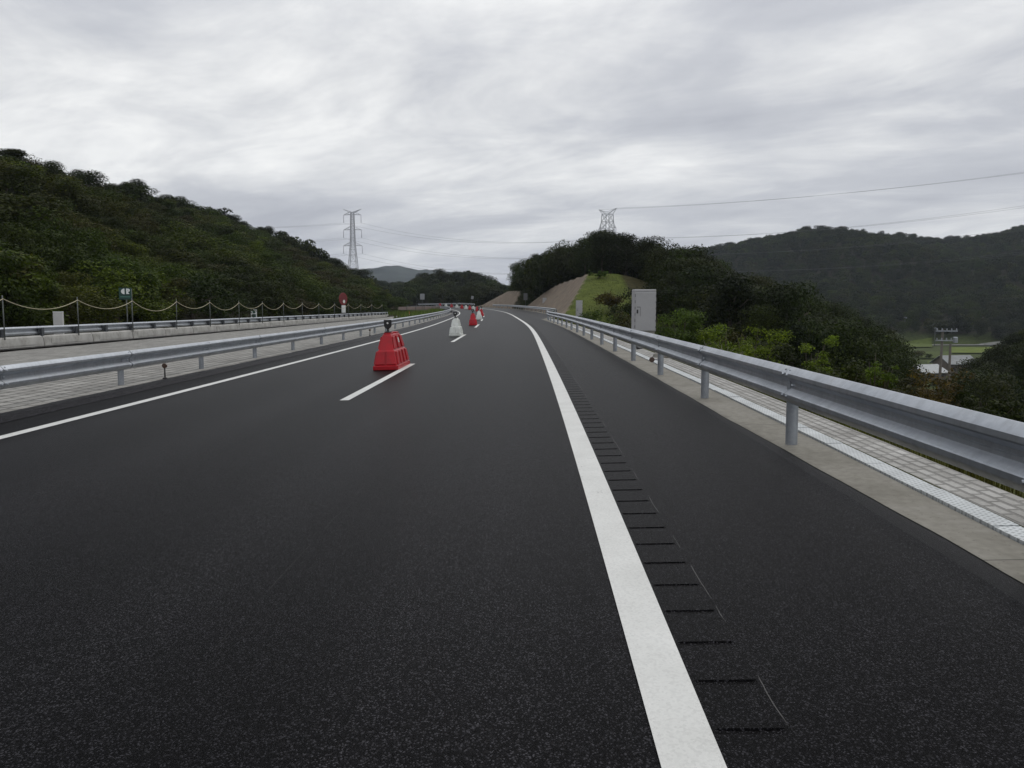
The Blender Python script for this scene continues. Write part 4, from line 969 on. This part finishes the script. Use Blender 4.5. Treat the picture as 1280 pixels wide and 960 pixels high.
# reddish site fence and pale rail on the median before the bend
root = empty('panel_fence', (-27, 168, .6), 0, 'faded reddish low panel fence on the left before the bend', 'fence')
fa, fb_ = Vector((-27, 168, .62)), Vector((-16.4, 190, .80))
for k in range(7):
    q0 = fa.lerp(fb_, k/7) - fa; q1 = fa.lerp(fb_, (k+.97)/7) - fa; b = MB()
    b.prism([q0+Vector((0,0,.12)), q1+Vector((0,0,.12)), q1+Vector((0,0,.8)), q0+Vector((0,0,.8))], (.03, -.02, 0)); b.build('panel', SHEETG, root)
    b = MB(); b.tube([q0+Vector((.06,-.05,-.6)), q0+Vector((.06,-.05,.95))], .05, 6); b.build('post', POSTM, root, True)

# ------------------------------------------------------------------ shrubs and small trees near the right rail
def leafy(name, loc, h, w, mat_, n, size, label, cat='shrub', seed=1, stems=6, loose=0.0, group=None):
    e = empty(name, loc, seed*1.7, label, cat, group); r = np.random.default_rng(seed); rr = random.Random(seed)
    mb = MB(); blobs = []
    for k in range(stems):
        a = rr.uniform(0, 6.28); L = rr.uniform(.5, 1.0); tx, ty = math.cos(a)*w*.5*L, math.sin(a)*w*.5*L; tz = h*(1.05 - .45*L*rr.random())
        mb.tube([(0,0,-.3), (tx*.3, ty*.3, tz*.45), (tx*.7, ty*.7, tz*.75), (tx, ty, tz*.95)], [.03*h/2.5, .022*h/2.5, .014*h/2.5, .005], 6)
        for j in range(5):
            f = rr.uniform(.4, 1.0); br = rr.uniform(.12, .22)*min(w, h)*(1-loose*.45)
            blobs.append(((tx*f + rr.uniform(-.12,.12)*w, ty*f + rr.uniform(-.12,.12)*w, tz*f*(.95) + rr.uniform(-.05,.05)*h), (br*1.2, br*1.2, br*.7)))
    mb.build('stem', BARK, e, True)
    p, nn = crown_points(n, blobs, r, .3, .8)
    me = leaf_mesh('crown', mat_, p, nn, size, .55); o = bpy.data.objects.new('crown', me); C.objects.link(o); o.parent = e
    return e
def ground_at(px, D, dz=0.0):
    x = (px - 640)/1035*D; return Vector((x, D, float(terrain(np.array([x]), np.array([D]))[0]) + dz))
def top_at(py, D): return CAM_H + (383.7 - py)/1035*D
near_veg = [  # px, distance, py of top, width m, material, leaves, leaf size, label
 (850, 31, 388, 2.2, LEAF_MID, 9500, .085, 'leafy yellow green shrub just right of the tall cabinet'),
 (872, 33, 398, 2.2, LEAF_MID, 7500, .085, 'medium green shrub behind the right rail with bare twigs in front'),
 (905, 29, 404, 2.0, LEAF_BRIGHT, 4800, .085, 'bright yellow green sapling behind the rail beside the bare branches'),
 (938, 27, 411, 1.9, LEAF_BRIGHT, 3800, .085, 'bright lime shrub with drooping leaves over the right rail'),
 (826, 39, 398, 2.0, LEAF_MID, 3200, .11, 'dense green shrub behind the tall cabinet'),
 (880, 40, 410, 3.0, LEAF_BUSH, 5200, .13, 'dull green shrub low on the slope below the bright sapling'),
 (960, 33, 425, 3.0, LEAF_BUSH, 5200, .13, 'dull green shrub on the slope under the lime shrub'),
 (1014, 29, 418, 1.5, LEAF_BRIGHT, 2000, .09, 'thin pale green sapling standing alone before the dark trees'),
 (1000, 34, 440, 2.8, LEAF_BUSH, 4800, .13, 'dark green bush at the foot of the lone sapling'),
 (1096, 24, 441, 1.2, LEAF_BRIGHT, 1700, .085, 'small yellow green sapling near the brown field'),
 (1052, 26, 458, 2.2, LEAF_BUSH, 4200, .12, 'low dark bush between the two pale saplings'),
 (1085, 27, 466, 2.0, LEAF_BUSH, 3800, .12, 'low green bush below the yellow green sapling'),
 (1118, 30, 478, 2.4, LEAF_BUSH, 4200, .12, 'dark round bush by the brown field'),
 (1178, 24, 468, 1.9, LEAF_BROWN, 2400, .10, 'rusty brown withered bush in front of the twin power poles'),
 (1160, 27, 488, 2.0, LEAF_BROWN, 1500, .10, 'low yellowing bush left of the rusty bush'),
 (1235, 24, 497, 2.6, LEAF_BUSH, 4600, .12, 'dark bush behind the rail near the right edge'),
 (735, 78, 389, 2.6, LEAF_MID, 2600, .20, 'low green shrub left of the brown patch behind the rail'),
 (760, 70, 388, 3.2, LEAF_MID, 2800, .20, 'low green shrub at the foot of the grass slope'),
 (785, 62, 392, 3.0, LEAF_BUSH, 2800, .18, 'dark green shrub left of the tall cabinet behind the rail'),
 (768, 96, 362, 4.2, LEAF_BROWN, 2200, .22, 'reddish brown withered shrub at the right of the grass slope'),
 (778, 90, 374, 4.0, LEAF_BUSH, 2800, .22, 'dark shrub below the withered shrub by the grass slope'),
 (800, 88, 356, 4.4, LEAF_DARK, 3000, .22, 'dark shrub behind the tall cabinet right of the withered shrub'),
 (745, 112, 338, 3.0, LEAF_MID, 1800, .2, 'small pale shrub on top of the grass slope'),
]
for i, (px, D, pt, w, m_, n, sz, lab) in enumerate(near_veg):
    g = ground_at(px, D, -.05); h = max(.7, top_at(pt, D) - g.z)
    leafy('sapling' if 'sapling' in lab else 'shrub', g, h, w, m_, n, sz, lab, 'sapling' if 'sapling' in lab else 'shrub', 300+i, 7 if n > 2000 else 5, .0 if n > 2000 else .6)
# bare pale branches
e = empty('dead_shrub', ground_at(898, 25, -.1), 0, 'bare pale branches sticking up behind the right rail', 'shrub'); mb = MB(); rr = random.Random(5)
hh = top_at(425, 25) - e.location.z
for k in range(9):
    a = rr.uniform(0, 6.28); L = rr.uniform(.2, .75); q = Vector((math.cos(a)*L, math.sin(a)*L*.6, hh*rr.uniform(.7, 1.02))); mid = q*.55 + Vector((rr.uniform(-.1,.1), 0, .05))
    mb.tube([(0,0,-.2), mid, q], [.022, .014, .004], 6)
    for j in range(2): t = q.lerp(mid, rr.uniform(.2,.7)); mb.tube([t, t+Vector((rr.uniform(-.3,.3), rr.uniform(-.2,.2), rr.uniform(.15,.4)))], [.008, .003], 5)
mb.build('branches', DEADWOOD, e, True)

# ------------------------------------------------------------------ pylons and cables
def pylon(loc, rz, label, H=52.0, half=2.6, arm=5.3, lv=(.975, .80, .615), horn=True, name='transmission_tower'):
    e = empty(name, loc, rz, label, 'pylon'); t = .2
    def hw(z): return np.interp(z/H, [0, .55, .62, 1.0], [half*1.9, half*.80, half*.66, half*.42])
    b = MB(); zs = [0]
    while zs[-1] < H*.985: zs.append(min(H, zs[-1] + max(2.1, 1.7*hw(zs[-1]))))
    cor = lambda z: [Vector((sx*hw(z), sy*hw(z), z)) for sx, sy in ((-1,-1),(1,-1),(1,1),(-1,1))]
    for a, c in zip(zs[:-1], zs[1:]):
        A, B_ = cor(a), cor(c)
        for k in range(4):
            b.bar(A[k], B_[k], t*1.25); b.bar(A[k], B_[(k+1) % 4], t*.7); b.bar(A[(k+1) % 4], B_[k], t*.7); b.bar(B_[k], B_[(k+1) % 4], t*.8)
    b.build('lattice_body', PYL, e)
    att = []
    for i, f in enumerate(lv):
        z = H*f; b = MB(); L = arm*(1 + .04*i)
        for sx in (-1, 1):
            tip = Vector((sx*L, 0, z - .25)); w = hw(z)
            for sy in (-1, 1):
                b.bar((sx*w, sy*w, z), tip, t); b.bar((sx*w, sy*w, z + 1.9), tip, t*.8)
                for q in (.35, .68):
                    a1 = Vector((sx*w, sy*w, z)).lerp(tip, q); a2 = Vector((sx*w, sy*w, z+1.9)).lerp(tip, q); b.bar(a1, a2, t*.5)
            att.append(tip)
        b.build('crossarm', PYL, e)
        for sx in (-1, 1):
            m = MB(); tip = Vector((sx*L, 0, z - .25)); m.tube([tip, tip - Vector((0,0,4.6))], .15, 6); m.build('insulator', INS, e, True)
    b = MB()
    for sx in (-1, 1):
        for sy in (-1, 1): b.bar((sx*hw(H), sy*hw(H), H-.3), (sx*arm*1.04, 0, H+1.9), t); b.bar((0, sy*hw(H), H+.1), (sx*arm*1.04, 0, H+1.9), t*.7)
    b.build('top_horn', PYL, e); e['_'] = 0; del e['_']
    gw = [Vector((sx*arm*1.04, 0, H+1.9)) for sx in (-1, 1)]
    mt = Matrix.Translation(loc) @ Matrix.Rotation(rz, 4, 'Z')
    return [mt @ (a - Vector((0,0,4.7))) for a in att], [mt @ g for g in gw]
A1, G1 = pylon(Vector((-96, 505, 7)), R(-4), 'lattice pylon with three crossarms rising behind the end of the left hill', 51.0, 2.1)
A2, G2 = pylon(Vector((45.5, 400, -3)), R(-38), 'lattice pylon whose top shows above the wooded mound', 49.0, 4.5, 4.7, (.857, .70, .55))
A3, G3 = pylon(Vector((305, 290, 10)), R(-50), 'lattice pylon carrying the cables off to the right', 56.0)
def cable(a, b, sag, label, grp='power cables'):
    pts = [a.lerp(b, float(t)) - Vector((0, 0, sag*4*t*(1-t))) for t in np.linspace(0, 1, 25)]
    m = MB(); m.tube(pts, .036, 5); tag(m.build('power_cable', WIRE, None, True), label, 'cable', grp)
nm = ['top', 'middle', 'lowest']; sd_ = ['left', 'right']
for k in range(6):
    l3 = nm[k//2]; sdx = ['near', 'far'][k % 2]
    cable(A1[k], A2[k], 6.0, '%s level %s power cable between the two pylons' % (l3, sdx))
    cable(A2[k], A3[k], 9.0, '%s level %s power cable running right from the mound pylon' % (l3, sdx))
    cable(A1[k], A1[k] + Vector((-210, -150, -6)), 7.0, '%s level %s power cable running left behind the hill' % (l3, sdx))
for k in range(2): cable(G2[k], G3[k], 6.0, '%s earth wire from the mound pylon top to the right' % ['near', 'far'][k])

# ------------------------------------------------------------------ valley: houses, poles, fields
def house(loc, rz, w, d, hw_, hr, roofm, wallm, label, name='farm_house'):
    e = empty(name, loc, rz, label, 'house'); b = MB(); b.box(-w/2, w/2, -d/2, d/2, -.5, hw_); b.build('wall', wallm, e)
    for sy in (-1, 1):
        r = MB(); r.prism([(-w/2-.5, 0, hw_+hr), (w/2+.5, 0, hw_+hr), (w/2+.5, sy*(d/2+.7), hw_-.25), (-w/2-.5, sy*(d/2+.7), hw_-.25)], (0, 0, .16)); r.build('roof', roofm, e)
    g = MB()
    for sx in (-1, 1): g.prism([(sx*w/2, -d/2, hw_), (sx*w/2, d/2, hw_), (sx*w/2, 0, hw_+hr-.05)], (-sx*.1, 0, 0))
    g.build('gable', wallm, e)
    for x in (-w*.3, w*.05, w*.32): k = MB(); k.box(x-.6, x+.6, -d/2-.05, -d/2-.003, .9, 2.1); k.build('window', CABD, e)
    return e
ROOFA = mat('roof_pale', (.36,.37,.37), .6, 0, .12, 1.2); ROOFB = mat('roof_grey', (.20,.21,.21), .6, 0, .15, 1.0); WALLA = mat('wall_dark', (.12,.10,.085), .8, 0, .2, 1); ROOFW = mat('roof_white', (.75,.77,.80), .5)
d = 215; house(((1157-640)/1035*d, d, -17.6), R(22), 8.0, 6.5, 2.3, 1.7, ROOFA, WALLA, 'low building with a pale roof left of the twin poles', 'shed')
d = 232; house(((1194-640)/1035*d, d, -17.2), R(12), 9.0, 6.5, 3.0, 2.0, ROOFB, WALLA, 'house with a grey roof behind the twin poles')
d = 470; house(((1119-640)/1035*d, d, -16.0), R(10), 9.0, 8, 1.6, 1.6, ROOFW, ROOFW, 'bright white roof at the edge of the far fields', 'shed')
d = 462; house(((1132-640)/1035*d, d, -15.2), R(-20), 6.5, 6, 2.4, 2.0, ROOFW, ROOFW, 'second white roof right beside the small pole in the fields', 'shed')
d = 236; e = empty('small_shed', ((1118-640)/1035*d, d, -17.4), .3, 'tiny shed with a pale greenish roof beside the brown field', 'shed')
b = MB(); b.box(-1.6,1.6,-1.2,1.2,-.3,1.4); b.build('wall', WALLA, e); b = MB(); b.prism([(-1.9,-1.5,1.41),(1.9,-1.5,1.41),(1.9,1.5,1.9),(-1.9,1.5,1.9)], (0,0,.1)); b.build('roof', mat('roof_green', (.22,.27,.25), .6), e)
def field(px0, px1, d0, d1, col, nm='field'):
    rows, uv_ = [], []
    for t in np.linspace(0, 1, 24):
        r, u = [], []
        for q in np.linspace(0, 1, 24):
            D = d0 + (d1-d0)*t; x = ((px0 + (px1-px0)*q) - 640)/1035*(d0+d1)/2 + (D-(d0+d1)/2)*.5
            z = float(terrain(np.array([x]), np.array([D]))[0]) + .45; r.append((x, D, z)); u.append((x, D))
        rows.append(r); uv_.append(u)
    sheet(nm, rows, mat('crop', col, .95, 0, .25, .25, .1, .5, 2.0), uv_, True)
field(1118, 1165, 385, 425, (.085,.11,.027)); field(1150, 1188, 300, 345, (.065,.085,.024)); field(1188, 1262, 335, 382, (.11,.14,.03)); field(1160, 1255, 270, 288, (.07,.09,.028))
field(1102, 1140, 205, 222, (.13,.085,.045))
field(1165, 1260, 402, 410, (.2,.2,.185), 'lane')
def utility_pole(loc, H, rz, label, twin=True, arms=(.98, .88), aw=1.9):
    e = empty('utility_pole', loc, rz, label, 'utility pole')
    for q in ((-.42, .42) if twin else (0,)):
        m = MB(); m.tube([(q*1.15, 0, -1), (q*.75 if not (twin and q > 0) else q, 0, H if q <= 0 else H*.87)], [.17, .11], 8); m.build('pole', mat('pole_concrete', (.11,.098,.082), .85, 0, .15, 3) if twin else POSTM, e, True)
    for f in arms:
        b = MB(); b.bar((-aw/2, -.14, H*f), (aw/2, -.14, H*f), .11, .11)
        for k in range(5): b.lathe([(.05,0),(.07,.05),(.05,.12),(.06,.16),(.02,.2)], (-aw/2+.1+k*(aw-.2)/4, -.14, H*f+.05), 8)
        b.build('crossarm', GALVP, e)
    b = MB(); b.lathe([(.22,0),(.22,.5),(.16,.55)], (aw*.42, -.1, H*.88), 10); b.build('transformer', GALVP, e, True, 0, 40)
    return e
d = 78; x_ = (1182-640)/1035*d; zt_ = float(terrain(np.array([x_]), np.array([float(d)]))[0]); utility_pole((x_, d, zt_), top_at(411.5, d) - zt_, R(-8), 'twin concrete power pole with two crossarms beyond the right rail', True, (.985, .845 if False else .90))
for px, D, pt, lab in ((1130, 440, 396, 'thin dark pole beside the white roofs in the fields'), (1168, 400, 409, 'thin pole in the fields left of the twin power pole'), (1210, 430, 411, 'thin pole in the fields right of the twin power pole')):
    x_ = (px-640)/1035*D; zt_ = float(terrain(np.array([x_]), np.array([float(D)]))[0]); utility_pole((x_, D, zt_), top_at(pt, D) - zt_, 0, lab, False, (.96,), 1.6)
rv = np.random.default_rng(77)
for i in range(16):
    D = rv.uniform(205, 330); px = rv.uniform(1095, 1215)
    if 1140 < px < 1220 and 205 < D < 240: D = 198
    x_ = (px-640)/1035*D; zt_ = float(terrain(np.array([x_]), np.array([D]))[0])
    e = empty('valley_shrub', (x_, D, zt_-.2), rv.uniform(0, 6), 'dark bush dotted between the fields and houses in the valley', 'shrub', 'bushes in the valley'); h = rv.uniform(1.5, 3.2); e.scale = (h*1.3, h*1.3, h)
    co = bpy.data.objects.new('crown', BUSH_CR[i % 4]); C.objects.link(co); co.parent = e

# ------------------------------------------------------------------ haze
hb = MB(); hb.box(-2850, 2850, -350, 3050, -28, 165)
HM = bpy.data.materials.new('haze'); HM.use_nodes = True; hn = HM.node_tree; hn.nodes.clear()
pv = N(hn, 'ShaderNodeVolumePrincipled'); pv.inputs['Color'].default_value = (.78, .86, 1.0, 1); pv.inputs['Density'].default_value = .0001; pv.inputs['Anisotropy'].default_value = .2
ho = N(hn, 'ShaderNodeOutputMaterial'); lk(hn, pv.outputs[0], ho.inputs['Volume'])
hz_o = hb.build('haze', HM); tag(hz_o, 'thin pale haze in the air', 'haze', None, 'stuff')
